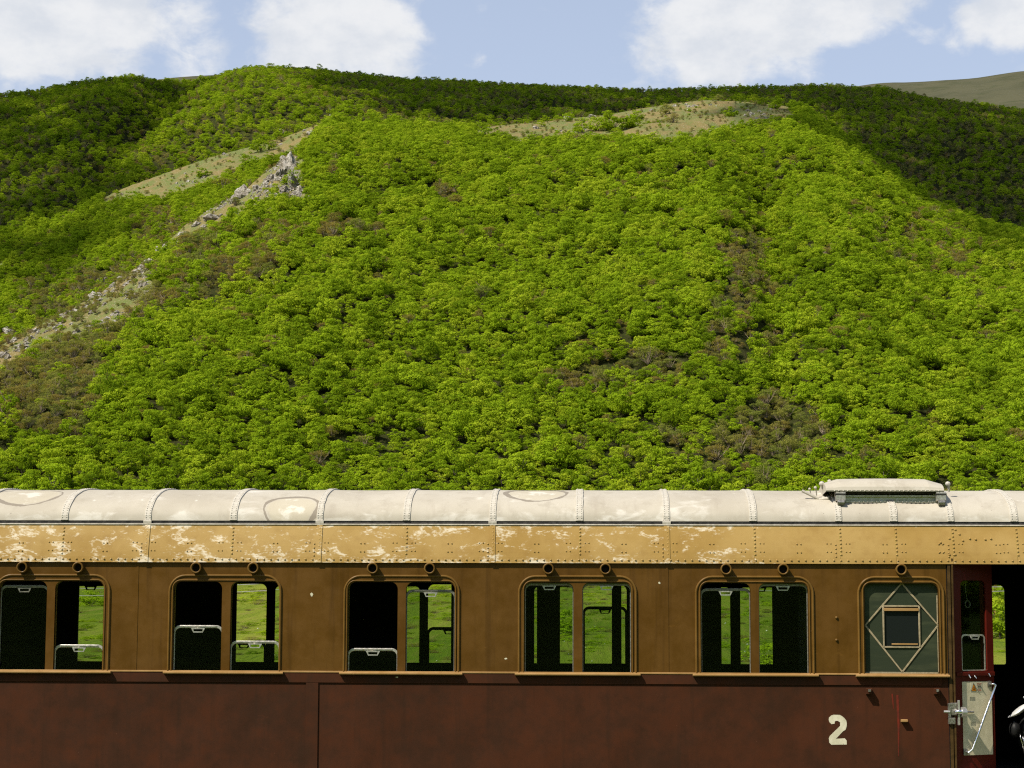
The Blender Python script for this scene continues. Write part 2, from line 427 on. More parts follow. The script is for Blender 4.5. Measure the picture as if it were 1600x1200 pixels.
def sweep(pts, prof, closed=False):
    """sweep a profile [(offset outward, y)] along a path in x-z"""
    n = len(pts); m = len(prof); vs = []
    for i, (x, z) in enumerate(pts):
        a = pts[i - 1] if (i > 0 or closed) else pts[i]; b = pts[(i + 1) % n] if (i < n - 1 or closed) else pts[i]
        t = Vector((b[0] - a[0], b[1] - a[1])).normalized(); nx, nz = t.y, -t.x
        vs += [(x + nx * o, y, z + nz * o) for o, y in prof]
    fs = [(i * m + k, i * m + k + 1, ((i + 1) % n) * m + k + 1, ((i + 1) % n) * m + k) for i in range(n if closed else n - 1) for k in range(m - 1)]
    mb = MB(); mb.add(vs, fs); return mb

# ================================================================== TERRAIN
def azel(u, v):
    d = ray(u, v); return math.atan2(d.x, d.y), d.z / math.hypot(d.x, d.y)
def ridge(lst, treeh):
    """rows (u, v, distance, wooded) -> arrays azimuth, height, distance"""
    a = []; h = []; dd = []
    for (u, v, d, w) in lst:
        A, E = azel(u, v); a.append(A); h.append(CAMZ + E * d - (treeh if w else 0)); dd.append(d)
    return np.array(a), np.array(h), np.array(dd)
RA = ridge([(-700, 690, 480, 1), (-400, 640, 520, 1), (0, 540, 600, 0), (75, 500, 630, 0), (150, 462, 660, 0), (240, 400, 705, 0), (290, 352, 745, 0), (380, 300, 790, 0),
            (445, 243, 830, 0), (470, 225, 850, 1), (520, 187, 890, 0), (560, 186, 900, 1), (640, 184, 905, 1), (720, 190, 905, 1), (760, 198, 905, 0), (800, 194, 910, 0), (850, 190, 915, 0),
            (900, 184, 920, 0), (945, 180, 920, 0), (1000, 170, 920, 0), (1050, 162, 925, 0), (1100, 156, 930, 0), (1170, 160, 925, 0), (1235, 167, 915, 0), (1270, 170, 905, 1), (1340, 214, 885, 1),
            (1440, 300, 850, 1), (1510, 333, 830, 1), (1600, 362, 800, 1), (1900, 460, 700, 1), (2300, 600, 600, 1)], 4.6)
RB = ridge([(-700, 560, 780, 1), (-400, 470, 820, 1), (0, 352, 880, 1), (90, 328, 900, 1), (150, 314, 915, 0), (200, 291, 925, 0), (330, 245, 950, 0), (440, 216, 970, 0),
            (520, 184, 960, 0), (600, 215, 960, 1), (800, 400, 950, 1), (2300, 700, 950, 1)], 6)
RC = ridge([(-700, 260, 1450, 1), (-400, 190, 1450, 1), (0, 142, 1500, 1), (60, 136, 1500, 1), (130, 120, 1500, 1), (170, 117, 1500, 1), (210, 112, 1500, 1), (250, 121, 1500, 1), (300, 119, 1500, 1), (340, 112, 1500, 1),
            (390, 99, 1500, 1), (480, 102, 1500, 1), (560, 110, 1500, 1), (640, 119, 1500, 1), (720, 121, 1500, 1), (800, 126, 1500, 1), (1000, 134, 1500, 1), (1150, 131, 1500, 1), (1280, 128, 1500, 1),
            (1380, 133, 1500, 1), (1450, 147, 1500, 1), (1530, 157, 1500, 1), (1600, 166, 1500, 1), (1900, 190, 1500, 1), (2300, 230, 1500, 1)], 4.4)
def nz(x, y, s, o=4): return noise.fractal(Vector((x * s, y * s, 3.7)), 0.8, 2.1, o)
def hgt(a, d):
    """terrain height at azimuth a (from +y towards +x) and horizontal distance d from the camera"""
    x = d * math.sin(a); y = d * math.cos(a)
    base = -0.35 if d < 50 else -0.35 + 7.0 * ((d - 50) / 270.0) ** 1.35 if d < 320 else 6.65 + (d - 320) * 0.16
    hA = float(np.interp(a, RA[0], RA[1])); dA = float(np.interp(a, RA[0], RA[2]))
    hB = float(np.interp(a, RB[0], RB[1])); dB = float(np.interp(a, RB[0], RB[2]))
    hC = float(np.interp(a, RC[0], RC[1])); dC = 1500.0
    b0 = 400.0; hb = 19.0
    if d <= b0:
        return base + (nz(x, y, .012) * 0.9 if d > 70 else 0)
    bulge = math.exp(-((a - azel(1060, 300)[0]) / .05) ** 2)
    if d < dA:
        t = (d - b0) / (dA - b0)
        w = math.sin(PI * t) ** .8
        s = t + .09 * math.sin(PI * t)
        g1 = math.exp(-((a - azel(1165 + 60 * (1 - t), 400)[0]) / .012) ** 2) * math.sin(PI * min(1, t * 1.25)) * 13
        A = hb + (hA - hb) * s + w * nz(x, y, .009) * 9 - g1
    else:
        q = d - dA; A = hA - .42 * (q - 14 * (1 - math.exp(-q / 14)))
    if d < dB: B = hB - .36 * (dB - d)
    else: q = d - dB; B = hB - .45 * (q - 10 * (1 - math.exp(-q / 10)))
    if d < 560: B = -99
    if d < dC:
        t = max(0, (d - 700) / 800)
        t = min(1, max(0, (d - 1000) / 500))
        C = hC - (.40 * (dC - d)) + math.sin(PI * t) * (nz(x + 300, y, .0035, 5) * 24 * (1 - t * .6) + 12)
        C -= 22 * math.exp(-((a - azel(235, 240)[0] - (t - .6) * .05) / .014) ** 2) * math.sin(PI * min(1, t))
    else: q = d - dC; C = hC - .25 * (q - 20 * (1 - math.exp(-q / 20)))
    if d < 660: C = -99
    m = max(A, B, C, 30 if d > 700 else -99)
    return m
A0, A1, NA = -0.40, 0.36, 460
azs = np.linspace(A0, A1, NA)
ds = np.concatenate([np.linspace(30, 390, 50), np.linspace(395, 1000, 190), np.linspace(1008, 1620, 80)])
tv = []; 
for d in ds:
    for a in azs:
        tv.append((d * math.sin(a), d * math.cos(a), hgt(float(a), float(d))))
ND = len(ds)
tf = [(j * NA + i, j * NA + i + 1, (j + 1) * NA + i + 1, (j + 1) * NA + i) for j in range(ND - 1) for i in range(NA - 1)]
BV = BVHTree.FromPolygons([Vector(v) for v in tv], tf)
def inpoly(u, v, P):
    c = False; n = len(P)
    for i in range(n):
        x1, y1 = P[i]; x2, y2 = P[i - 1]
        if (y1 > v) != (y2 > v) and u < (x2 - x1) * (v - y1) / (y2 - y1) + x1: c = not c
    return c
# bare ground (no trees), outlines traced on the slope
BARE = [([(735, 150), (860, 140), (1100, 120), (1235, 140), (1243, 192), (1180, 196), (1150, 200), (1115, 216), (1080, 226), (1000, 232), (985, 228), (975, 222), (925, 222), (880, 224), (800, 228), (742, 220)], 640, 1010),
        ([(535, 120), (440, 180), (330, 205), (200, 262), (165, 290), (158, 322), (215, 316), (262, 314), (330, 290), (400, 258), (450, 248), (505, 222), (530, 200)], 850, 1010),
        ([(478, 215), (440, 215), (420, 240), (370, 270), (330, 305), (280, 335), (235, 385), (205, 410), (226, 458), (268, 440), (304, 400), (350, 362), (400, 335), (445, 318), (468, 345), (480, 320), (470, 262)], 650, 880),
        ([(235, 385), (150, 440), (60, 490), (-60, 525), (-60, 600), (0, 590), (70, 545), (110, 524), (178, 514), (240, 466)], 480, 760),
        ([(-60, 520), (40, 490), (72, 508), (60, 545), (0, 575), (-60, 600)], 480, 680),
        ([(-60, 395), (12, 395), (28, 430), (0, 455), (-60, 460)], 700, 860)]
def bare(p):
    dd = math.hypot(p[0], p[1]); u, v = proj(p)
    for P, a, b in BARE:
        if a <= dd <= b and inpoly(u, v, P):
            az_ = math.atan2(p[0], p[1]); onA = dd < float(np.interp(az_, RA[0], RA[2])) + 8
            if P is BARE[0][0] or (P is BARE[1][0]) != onA: return True
    return False
terr = bpy.data.meshes.new('hillside'); terr.from_pydata(tv, [], tf); terr.update()
terr.polygons.foreach_set('use_smooth', [True] * len(terr.polygons))
ga = terr.attributes.new('grass', 'FLOAT', 'POINT'); gm = terr.attributes.new('meadow', 'FLOAT', 'POINT')
ga.data.foreach_set('value', [1.0 if (math.hypot(p[0], p[1]) > 450 and bare(p)) else 0.0 for p in tv])
gm.data.foreach_set('value', [min(1, max(0, (405 - math.hypot(p[0], p[1])) / 15)) for p in tv])
link('hillside', terr, M_TERR, kind='structure', label='steep green hillside rising behind the railway carriage')
# far bare mountain
RD = ridge([(-700, 190, 2600, 0), (0, 190, 2600, 0), (200, 135, 2600, 0), (240, 122, 2600, 0), (300, 116, 2600, 0), (370, 110, 2600, 0), (430, 110, 2600, 0), (480, 125, 2600, 0), (600, 175, 2600, 0), (1200, 175, 2600, 0),
            (1300, 140, 2600, 0), (1370, 130, 2600, 0), (1450, 126, 2600, 0), (1500, 121, 2600, 0), (1530, 119, 2600, 0), (1600, 109, 2600, 0), (1800, 92, 2600, 0), (2300, 110, 2600, 0)], 0)
fv = []
for j in range(24):
    d = 1750 + j * 55
    for i in range(150):
        a = A0 + (A1 - A0) * i / 149
        h = float(np.interp(a, RD[0], RD[1]))
        z = h - .33 * max(0, 2600 - d) - .2 * max(0, d - 2600)
        z += nz(d * math.sin(a), d * math.cos(a), .004) * 12 * (1 if d < 2560 else .3)
        fv.append((d * math.sin(a), d * math.cos(a), z))
mb = MB(); mb.add(fv, [(j * 150 + i, j * 150 + i + 1, (j + 1) * 150 + i + 1, (j + 1) * 150 + i) for j in range(23) for i in range(149)])
mb.build('distant_mountain', M_FAR, smooth=True, kind='structure', label='bare grey mountain beyond the wooded ridge')
# ground sheet all round, and an unseen rise added behind the camera for window reflections
mb = MB(); N = 48
vs = []
for j, r in enumerate((0, 20, 60, 140, 300, 700, 1800, 6000)):
    for i in range(N):
        a = 2 * PI * i / N
        back = max(0, -math.cos(a))
        vs.append((r * math.sin(a), r * math.cos(a) , -0.42 + (0 if r < 100 else back * (r - 100) * .30 * (1 if r < 1000 else .35))))
mb.add(vs, [(j * N + i, j * N + (i + 1) % N, (j + 1) * N + (i + 1) % N, (j + 1) * N + i) for j in range(7) for i in range(N)])
mb.build('ground', M_GRASS, smooth=True, kind='structure')

# ================================================================== TREES
def crown_mesh(name, seed, m, R=2.7, H=6.0, z0=.5, nl=20, nq=64, leaf=.42, thin=1.0, twigs=0):
    r = random.Random(seed); mb = MB()
    lobes = []
    zc = z0 + (H - z0) * .50; rh = (H - z0) * .5
    for i in range(nl):
        while True:
            q = Vector((r.uniform(-1, 1), r.uniform(-1, 1), r.uniform(-1, 1)))
            if .25 < q.length < 1: break
        if i == 0: q = Vector((0, 0, .75))
        lr = R * r.uniform(.20, .42)
        lobes.append((Vector((q.x * R * .95, q.y * R * .95, zc + q.z * (rh - lr * .6))), lr))
    for (c, lr) in lobes:
        for q in range(int(nq * thin)):
            z = r.uniform(-.7, 1); a = r.uniform(0, 2 * PI); s = math.sqrt(max(0, 1 - z * z))
            nrm = Vector((s * math.cos(a), s * math.sin(a), z))
            p = c + Vector((nrm.x, nrm.y, nrm.z * .66)) * lr * r.uniform(.74, 1.1)
            fn = (nrm * .85 + Vector((r.uniform(-1, 1), r.uniform(-1, 1), r.uniform(-.5, 1))) * .6).normalized()
            t = fn.cross(Vector((r.uniform(-1, 1), r.uniform(-1, 1), r.uniform(-1, 1)))).normalized(); b = fn.cross(t)
            L = leaf * r.uniform(.6, 1.25); w = L * r.uniform(.5, .8)
            bend = fn * (-.22 * L)
            mb.add([p - t * L * .5 + bend, p - b * w * .5, p + t * L * .5 + bend, p + b * w * .5], [(0, 1, 3), (1, 2, 3)])
    nleaf = len(mb.f)
    for k in range(twigs):
        c, lr = lobes[k % len(lobes)]; e = c + Vector((r.uniform(-1, 1), r.uniform(-1, 1), r.uniform(.1, 1))) * lr * 1.1
        a_ = Vector((0, 0, z0 + (H - z0) * .2)); m1 = a_.lerp(e, .5) + Vector((0, 0, -.2))
        mb.tube([a_, m1, e], [.07, .05, .02], 3, False)
    me = bpy.data.meshes.new(name); me.from_pydata(mb.v, [], mb.f); me.update(); me.materials.append(m)
    if twigs:
        me.materials.append(M_TWIG)
        for p in me.polygons[nleaf:]: p.material_index = 1
    return me
def trunk_mesh(name, seed, H=3.0, r0=.15):
    r = random.Random(seed); mb = MB()
    mb.tube([(0, 0, -.6), (r.uniform(-.1, .1), r.uniform(-.1, .1), H * .4), (r.uniform(-.2, .2), r.uniform(-.2, .2), H)], [r0, r0 * .8, r0 * .4], 6)
    for k in range(5):
        a = 2 * PI * k / 5 + r.uniform(-.4, .4); z = H * r.uniform(.4, .8)
        mb.tube([(0, 0, z), (math.cos(a) * .8, math.sin(a) * .8, z + .8), (math.cos(a) * 1.5, math.sin(a) * 1.5, z + 1.9)], [r0 * .45, r0 * .3, r0 * .12], 5)
    me = bpy.data.meshes.new(name); me.from_pydata(mb.v, [], mb.f); me.update(); me.materials.append(M_BARK)
    return me
CR = []
for i in range(5): CR.append(crown_mesh('green_crown', 10 + i, M_LEAF, R=2.6 + .25 * (i % 3), H=5.2 + 1.0 * (i % 3), nl=20 + i % 4))
for i in range(2): CR.append(crown_mesh('russet_crown', 30 + i, M_LEAFB, R=2.5, H=5.4, nl=16, leaf=.24, nq=105, twigs=34))
for i in range(2): CR.append(crown_mesh('olive_crown', 40 + i, M_LEAFO, R=2.7, H=5.4, nl=16, leaf=.26, nq=105, twigs=26))
TR = [trunk_mesh('trunk', 60 + i) for i in range(3)]
hid = bpy.data.collections.new('crown_library')
for i, me in enumerate(CR):
    o = bpy.data.objects.new('crown_kind_%s' % chr(97 + i), me); hid.objects.link(o)

# patches of the slope where the trees are brownish (u, v, ru, rv, russet share, olive share)
PAT = [(1160, 425, 45, 50, .55, .3), (1150, 490, 40, 30, .5, .3), (1165, 380, 25, 20, .5, .1), (1000, 590, 90, 28, .35, .45), (890, 605, 45, 25, .6, .2), (1160, 550, 60, 35, .35, .4),
       (1225, 690, 70, 60, .12, .75), (1130, 715, 110, 40, .25, .4), (1320, 735, 50, 25, .1, .6), (60, 590, 120, 60, .40, .45), (130, 500, 110, 55, .35, .5), (210, 455, 80, 45, .40, .4), (310, 420, 60, 60, .3, .3),
       (60, 650, 90, 45, .5, .3), (310, 400, 50, 40, .4, .3), (250, 360, 50, 30, .5, .2), (370, 420, 70, 50, .45, .1), (540, 365, 60, 18, .6, 0), (695, 310, 22, 20, .6, 0), (1440, 385, 90, 60, .30, .05),
       (1500, 420, 60, 40, .5, .05), (1340, 370, 40, 25, .3, 0), (930, 220, 60, 14, .35, 0), (430, 375, 40, 40, .3, .1), (400, 450, 50, 60, .25, .1), (1000, 300, 60, 30, .2, 0), (110, 460, 90, 40, .3, .4)]
def kind_at(u, v, r, dd):
    pr = .045 if dd < 1000 else .10; po = .01 if dd < 1000 else (.22 if u < 520 else .45)
    if dd < 860:
        for (a, b, ra, rb, x, y) in PAT:
            q = ((u - a) / ra) ** 2 + ((v - b) / rb) ** 2
            if q < 1.3:
                k = min(1, 1.5 - q) * 1.0; pr = max(pr, x * k); po = max(po, y * k)
    t = r.random()
    return 5 + r.randrange(2) if t < pr else 7 + r.randrange(2) if t < pr + po else r.randrange(5)
class Tr: pass
trees = []
def visible(p, m=5):
    top = Vector((p[0], p[1], p[2] + m)); d = top - C0; L = d.length
    h = BV.ray_cast(C0, d.normalized(), L - 4)
    return h[0] is None
def scatter(d0, d1, sp, s0, s1):
    y = d0 * .85
    while y < d1:
        x = -y * .34 - 20
        while x < y * .30 + 20:
            px = x + rnd.uniform(-.46, .46) * sp; py = y + rnd.uniform(-.46, .46) * sp
            x += sp
            dd = math.hypot(px, py)
            if not d0 <= dd < d1: continue
            h = BV.ray_cast(Vector((px, py, 900)), Vector((0, 0, -1)))
            if h[0] is None: continue
            p = h[0]; u, v = proj(p)
            if u < -230 or u > 1830 or v > 830: continue
            if not visible(p): continue
            br = dd < 1020 and bare(p)
            if br and u < 235 and v > 385 and rnd.random() < .24: br = False; forced = True
            else: forced = False
            if br and rnd.random() > .22: continue
            t = Tr(); t.p = p; t.u = u; t.v = v; t.d = dd; t.k = kind_at(u, v, rnd, dd)
            s = rnd.uniform(s0, s1)
            if forced: t.k = rnd.choice((5, 6, 7, 8, 7, 5)); s *= .62
            if br:
                s = rnd.uniform(.12, .34) + (.0 if rnd.random() > .06 else .25); t.k = rnd.choice((7, 8, 5, 0, 7)); t.p = p - Vector((0, 0, .9 * s))
            if rnd.random() < .10: s *= 1.35
            if t.k >= 5 and not br: s *= .9
            t.s = (s * rnd.uniform(.82, 1.28), s * rnd.uniform(.82, 1.28), s * rnd.uniform(.72, 1.2)); t.r = rnd.uniform(0, 2 * PI)
            trees.append(t)
        y += sp * .9
scatter(396, 700, 3.1, .42, .92)
scatter(700, 1020, 3.1, .42, .80)
scatter(1020, 1300, 4.5, .48, .90)
scatter(1300, 1560, 4.0, .44, .74)
# individuals: the nearest trees that show above the roof of the carriage
def score(t): return t.s[0] * (3150 / t.d)
vis = [t for t in trees if 0 <= t.u <= 1600 and t.v - 3150 / t.d * 5.2 * t.s[2] < 757 and t.d < 700]
vis.sort(key=lambda t: -score(t) - (t.v - 600) * .02)
# an ordered pick of the trees lowest on the slope, where each one shows largest
vis = sorted(vis, key=lambda t: t.d)[:255]
pick = set(id(t) for t in vis)
def make_tree(name, t, label, cat, group=None, scale=None):
    e = empty(name, t.p, label=label, cat=cat, group=group)
    e.rotation_euler = (0, 0, t.r); e.scale = t.s if scale is None else scale
    link('crown', CR[t.k], None, e); link('trunk', TR[int(t.r * 10) % 3], None, e)
    return e
ORD = 'first second third fourth fifth sixth seventh eighth ninth tenth eleventh twelfth thirteenth fourteenth'.split()
JU = [0, 130, 253, 384, 515, 645, 774, 905, 1036, 1166, 1302, 1400, 1476, 1564, 1601]
KN = {0: 'green', 5: 'russet', 7: 'olive'}
seen = {}
for t in vis:
    kk = 0 if t.k < 5 else 5 if t.k < 7 else 7
    tp = t.v - 3150 / t.d * 5.2 * t.s[2]
    row = 'touching the roof line' if tp > 744 else ['just above the roof', 'second row up', 'third row up', 'fourth row up', 'fifth row up', 'sixth row up'][min(5, max(0, int((744 - tp) / 9)))]
    big = 'wide ' if t.s[0] > 1.0 else 'narrow ' if t.s[0] < .76 else ''
    pi_ = max(i for i in range(14) if t.u >= JU[i])
    f = (t.u - JU[pi_]) / (JU[pi_ + 1] - JU[pi_])
    part = ['left end', 'left half', 'middle', 'right half', 'right end'][min(4, int(f * 5))]
    t.lab = f'{big}{KN[kk]} tree {row}, above {part} of {ORD[pi_]} roof panel'
    seen.setdefault(t.lab, []).append(t)
for lab, ts in seen.items():
    if len(ts) > 1:
        ts.sort(key=lambda t: t.s[2])
        words_ = ['lower ', 'taller '] if len(ts) == 2 else ['lowest ', 'middling ', 'tallest '] if len(ts) == 3 else ['lowest '] + ['medium '] * (len(ts) - 2) + ['tallest ']
        for t, w_ in zip(ts, words_): t.lab = w_ + t.lab
for t in vis:
    make_tree('tree', t, t.lab, 'tree', 'trees packed along the foot of the hill')
# lone bushes on the bare ground (u, v of the base, radius in px, kind, label)
BUSH = [(752, 203, 11, 0, 'round green bush at the left end of the bare saddle'), (887, 190, 9, 1, 'green bush beside the pale rock on the bare crest'), (846, 198, 6, 2, 'tiny green bush near the small crest rock'),
        (1040, 178, 13, 7, 'olive shrub high on the bare summit left of the pale scree'), (1052, 192, 12, 8, 'olive shrub just below the upper summit shrub'), (1122, 158, 9, 7, 'low bush on the very top of the bare summit'),
        (1143, 182, 13, 3, 'bright green bush on the sunny summit grass above the wood edge'), (1212, 170, 13, 4, 'dark green bush at the right edge of the summit grass'), (1192, 165, 9, 1, 'small dark bush left of the right edge bush on the summit'),
        (408, 238, 16, 2, 'larger green bush on the upper bare spur'), (425, 230, 10, 5, 'brownish bush uphill on the upper bare spur'), (318, 277, 13, 3, 'olive green bush half way down the bare spur'), (395, 268, 17, 0, 'round green bush between the two bare spurs'),
        (424, 262, 13, 1, 'green bush next to the top of the rocky ridge'), (348, 300, 18, 6, 'round brown bush over the rocky ridge'), (215, 283, 11, 0, 'bright bush at the lower rim of the bare spur'), (455, 290, 14, 2, 'green bush growing from the rocky ridge face'),
        (430, 300, 12, 3, 'green bush clinging left of the tall crag'), (440, 222, 8, 5, 'small brown bush by the spur rocks'), (368, 322, 12, 7, 'olive bush under the grey crag'), (395, 330, 12, 1, 'green bush below the ridge outcrop'), (300, 348, 10, 4, 'green bush on the grassy ridge strip'),
        (960, 205, 22, 0, 'biggest tree of the clump on the bare saddle'), (985, 200, 18, 3, 'right hand tree of the clump on the bare saddle'), (935, 205, 16, 1, 'left hand tree of the clump on the bare saddle'), (910, 208, 14, 2, 'low tree left of the saddle clump'),
        (995, 188, 11, 4, 'small tree at the right tip of the saddle clump'), (948, 186, 12, 3, 'tree at the top of the saddle clump')]
def hit(u, v):
    h = BV.ray_cast(C0, ray(u, v)); return h[0]
for (u, v, r, k, lab) in BUSH:
    p = hit(u, v) or hit(u, v + 6) or hit(u, v + 14)
    if p is None: continue
    t = Tr(); t.k = k; t.r = rnd.uniform(0, 6); d = math.hypot(p.x, p.y)
    s = r * d / 3150 / 2.5; t.s = (s, s, s * .78); t.p = Vector(p) - Vector((0, 0, .9 * s))
    make_tree('bush', t, lab, 'bush', 'bushes on the bare ground')

# everything else of the wood: past what can be picked apart
rest = [t for t in trees if id(t) not in pick]
# unseen trees added behind the camera to keep the glass reflections dark
for i in range(520):
    a = rnd.uniform(PI * .55, PI * 1.45); r = rnd.uniform(95, 260)
    t = Tr(); x, y = r * math.sin(a), r * math.cos(a); back = max(0, -math.cos(a))
    t.p = Vector((x, y, -.5 + max(0, r - 100) * .30 * back)); t.k = rnd.randrange(5); s = rnd.uniform(1.3, 2.0); t.s = (s, s, s); t.r = rnd.uniform(0, 6)
    rest.append(t)
def gn_group():
    ng = bpy.data.node_groups.new('wood_scatter', 'GeometryNodeTree')
    ng.interface.new_socket('Geometry', in_out='INPUT', socket_type='NodeSocketGeometry')
    ng.interface.new_socket('Geometry', in_out='OUTPUT', socket_type='NodeSocketGeometry')
    N = ng.nodes.new; L = ng.links.new
    gi = N('NodeGroupInput'); go = N('NodeGroupOutput'); iop = N('GeometryNodeInstanceOnPoints'); ci = N('GeometryNodeCollectionInfo')
    ci.inputs['Collection'].default_value = hid; ci.inputs['Separate Children'].default_value = True; ci.inputs['Reset Children'].default_value = True
    def na(nm, ty):
        q = N('GeometryNodeInputNamedAttribute'); q.data_type = ty; q.inputs['Name'].default_value = nm; return q.outputs['Attribute']
    L(gi.outputs[0], iop.inputs['Points']); L(ci.outputs[0], iop.inputs['Instance']); iop.inputs['Pick Instance'].default_value = True
    L(na('variant', 'INT'), iop.inputs['Instance Index']); L(na('turn', 'FLOAT_VECTOR'), iop.inputs['Rotation']); L(na('size', 'FLOAT_VECTOR'), iop.inputs['Scale'])
    L(iop.outputs[0], go.inputs[0]); return ng
NG = gn_group()
def forest(name, lst, label):
    me = bpy.data.meshes.new(name); me.from_pydata([tuple(t.p) for t in lst], [], [])
    me.attributes.new('variant', 'INT', 'POINT').data.foreach_set('value', [t.k for t in lst])
    me.attributes.new('turn', 'FLOAT_VECTOR', 'POINT').data.foreach_set('vector', [c for t in lst for c in (0, 0, t.r)])
    me.attributes.new('size', 'FLOAT_VECTOR', 'POINT').data.foreach_set('vector', [c for t in lst for c in t.s])
    o = link(name, me, M_LEAF, kind='stuff', label=label)
    md = o.modifiers.new('scatter', 'NODES'); md.node_group = NG
    return o
near = [t for t in rest if getattr(t, 'd', 0) and t.d < 1020]
tuft = []
for i in range(2600):
    d = 75 + 260 * rnd.random() ** .8; a = rnd.uniform(-.30, .26)
    h = BV.ray_cast(Vector((d * math.sin(a), d * math.cos(a), 900)), Vector((0, 0, -1)))
    t = Tr(); s = rnd.uniform(.04, .12) * (d / 150) ** .5; t.p = h[0] - Vector((0, 0, 1.5 * s)); t.k = rnd.choice((0, 1, 2, 7, 8, 5, 3, 7)); t.s = (s * 2.4, s * 1.6, s * .7); t.r = rnd.uniform(-.4, .4); tuft.append(t)
forest('meadow_tufts', tuft, 'tussocks of rough grass and low scrub on the meadow')
forest('woodland', near, 'dense spring green wood covering the front hill')
forest('distant_woodland', [t for t in rest if getattr(t, 'd', 0) >= 1020], 'wood on the higher ridge behind the front hill')
forest('reflection_woodland', [t for t in rest if not getattr(t, 'd', 0)], 'unseen wood added behind the camera for dark window reflections')
print('TREES', len(trees), 'near', len(near))

# ---------------------------------------------------------------- rocks
def rock_mesh(name, seed, m):
    r = random.Random(seed); mb = MB(); n1, n2 = 26, 16; vs = []
    def poly(k):
        return [(Vector((r.gauss(0, 1), r.gauss(0, 1), r.gauss(0, 1))).normalized(), r.uniform(.42, .95)) for _ in range(k)]
    parts = [(poly(13), Vector((r.uniform(-.45, .45), r.uniform(-.4, .4), r.uniform(-.1, .45)))) for _ in range(4)]
    off = Vector((r.uniform(0, 50), 3, 0))
    for j in range(n2 + 1):
        th = PI * j / n2
        for i in range(n1):
            ph = 2 * PI * i / n1
            v = Vector((math.sin(th) * math.cos(ph), math.sin(th) * math.sin(ph), math.cos(th)))
            best = .3
            for pl, c in parts:
                # distance along v to leave the polyhedron centred on c
                rad = 9
                for n_, d in pl:
                    den = n_.dot(v)
                    if den > .05: rad = min(rad, (d * .75 + n_.dot(c)) / den)
                best = max(best, min(rad, 1.5))
            k = best * (1 + .16 * noise.noise(v * 4 + off) + .10 * noise.noise(v * 9 + off))
            vs.append((v.x * k, v.y * k * .8, v.z * k))
    mb.add(vs, [(j * n1 + i, j * n1 + (i + 1) % n1, (j + 1) * n1 + (i + 1) % n1, (j + 1) * n1 + i) for j in range(n2) for i in range(n1)])
    me = bpy.data.meshes.new(name); me.from_pydata(mb.v, [], mb.f); me.update(); me.materials.append(m); return me
RK = [rock_mesh('rock', 80 + i, M_ROCK) for i in range(4)]
ROCKS = [(452, 262, 15, 1.5, 'tallest pale crag at the top of the rocky ridge'), (437, 276, 13, 1.0, 'broad crag left of the tallest crag'), (458, 290, 11, 1.6, 'lower shaded face of the tall crag'), (444, 298, 8, 1.1, 'small pale knob under the tall crag'), (380, 308, 17, .9, 'long grey crag in the middle of the ridge'),
         (402, 296, 9, .9, 'pale boulder uphill of the middle crag'), (362, 318, 9, .8, 'broken rocks at the lower end of the middle crag'), (332, 345, 15, .7, 'flat pale slabs on the ridge'), (308, 352, 9, .6, 'small slab left of the flat slabs'),
         (268, 386, 8, 1.3, 'narrow pinnacle beside the lower crag'), (247, 405, 15, 1.1, 'streaked pale crag on the lower ridge'), (232, 412, 9, .8, 'left shoulder of the lower crag'), (148, 466, 11, .8, 'pale rock low on the ridge among brown trees'), (18, 527, 16, .8, 'pale slab at the left foot of the ridge'), (40, 518, 8, .8, 'small slab next to the foot slab'),
         (484, 322, 9, 2.0, 'thin grey rock rib standing in the wood'), (160, 308, 10, .8, 'rock at the lower tip of the bare spur'), (440, 209, 9, .7, 'pale rocks on the upper spur rim'), (453, 200, 5, .8, 'small white rock above the spur rim'), (484, 210, 8, .8, 'white rock near the wood edge on the spur'), (517, 184, 6, .7, 'white rock on the highest point of the spur'),
         (838, 201, 6, .8, 'white rock low on the bare saddle'), (889, 187, 9, .6, 'pale rocks on the crest by a bush'), (926, 183, 6, .7, 'pale rocks left of the saddle clump'), (1086, 166, 6, .4, 'pale scree high on the summit'), (1076, 172, 5, .4, 'second scree patch under the first'), (1216, 711, 9, .9, 'white rock low in the olive trees left of the hatch'),
         (4, 425, 14, .9, 'grey rock face at the left edge of the wood'), (345, 338, 6, .6, 'little stone on the ridge grass'), (415, 288, 8, 1.0, 'grey outcrop between the middle crag and the tallest crag'), (425, 281, 6, 1.2, 'thin pale pinnacle left of the broad crag'), (463, 275, 7, 1.8, 'right hand pillar of the tallest crag'), (320, 356, 7, .7, 'low stone under the flat slabs'), (288, 368, 7, .7, 'stone where the ridge strip narrows'), (256, 396, 8, 1.2, 'pale rib above the streaked crag'), (470, 300, 7, 1.6, 'shaded rock right of the lower tall crag face'), (118, 488, 8, .7, 'pale stones under the brown trees low on the ridge'), (1200, 163, 5, .5, 'little pale stone by the summit edge bush')]
for i, (u, v, r, zs, lab) in enumerate(ROCKS):
    p = hit(u, v) or hit(u, v + 5) or hit(u, v + 12)
    if p is None: continue
    s = r * math.hypot(p.x, p.y) / 3150
    o = link('rock_outcrop', RK[i % 4], None, label=lab, cat='rock', group='pale rocks on the hill')
    o.location = p; o.scale = (s, s, s * zs); o.rotation_euler = (rnd.uniform(-.3, .3), rnd.uniform(-.3, .3), rnd.uniform(0, 6))

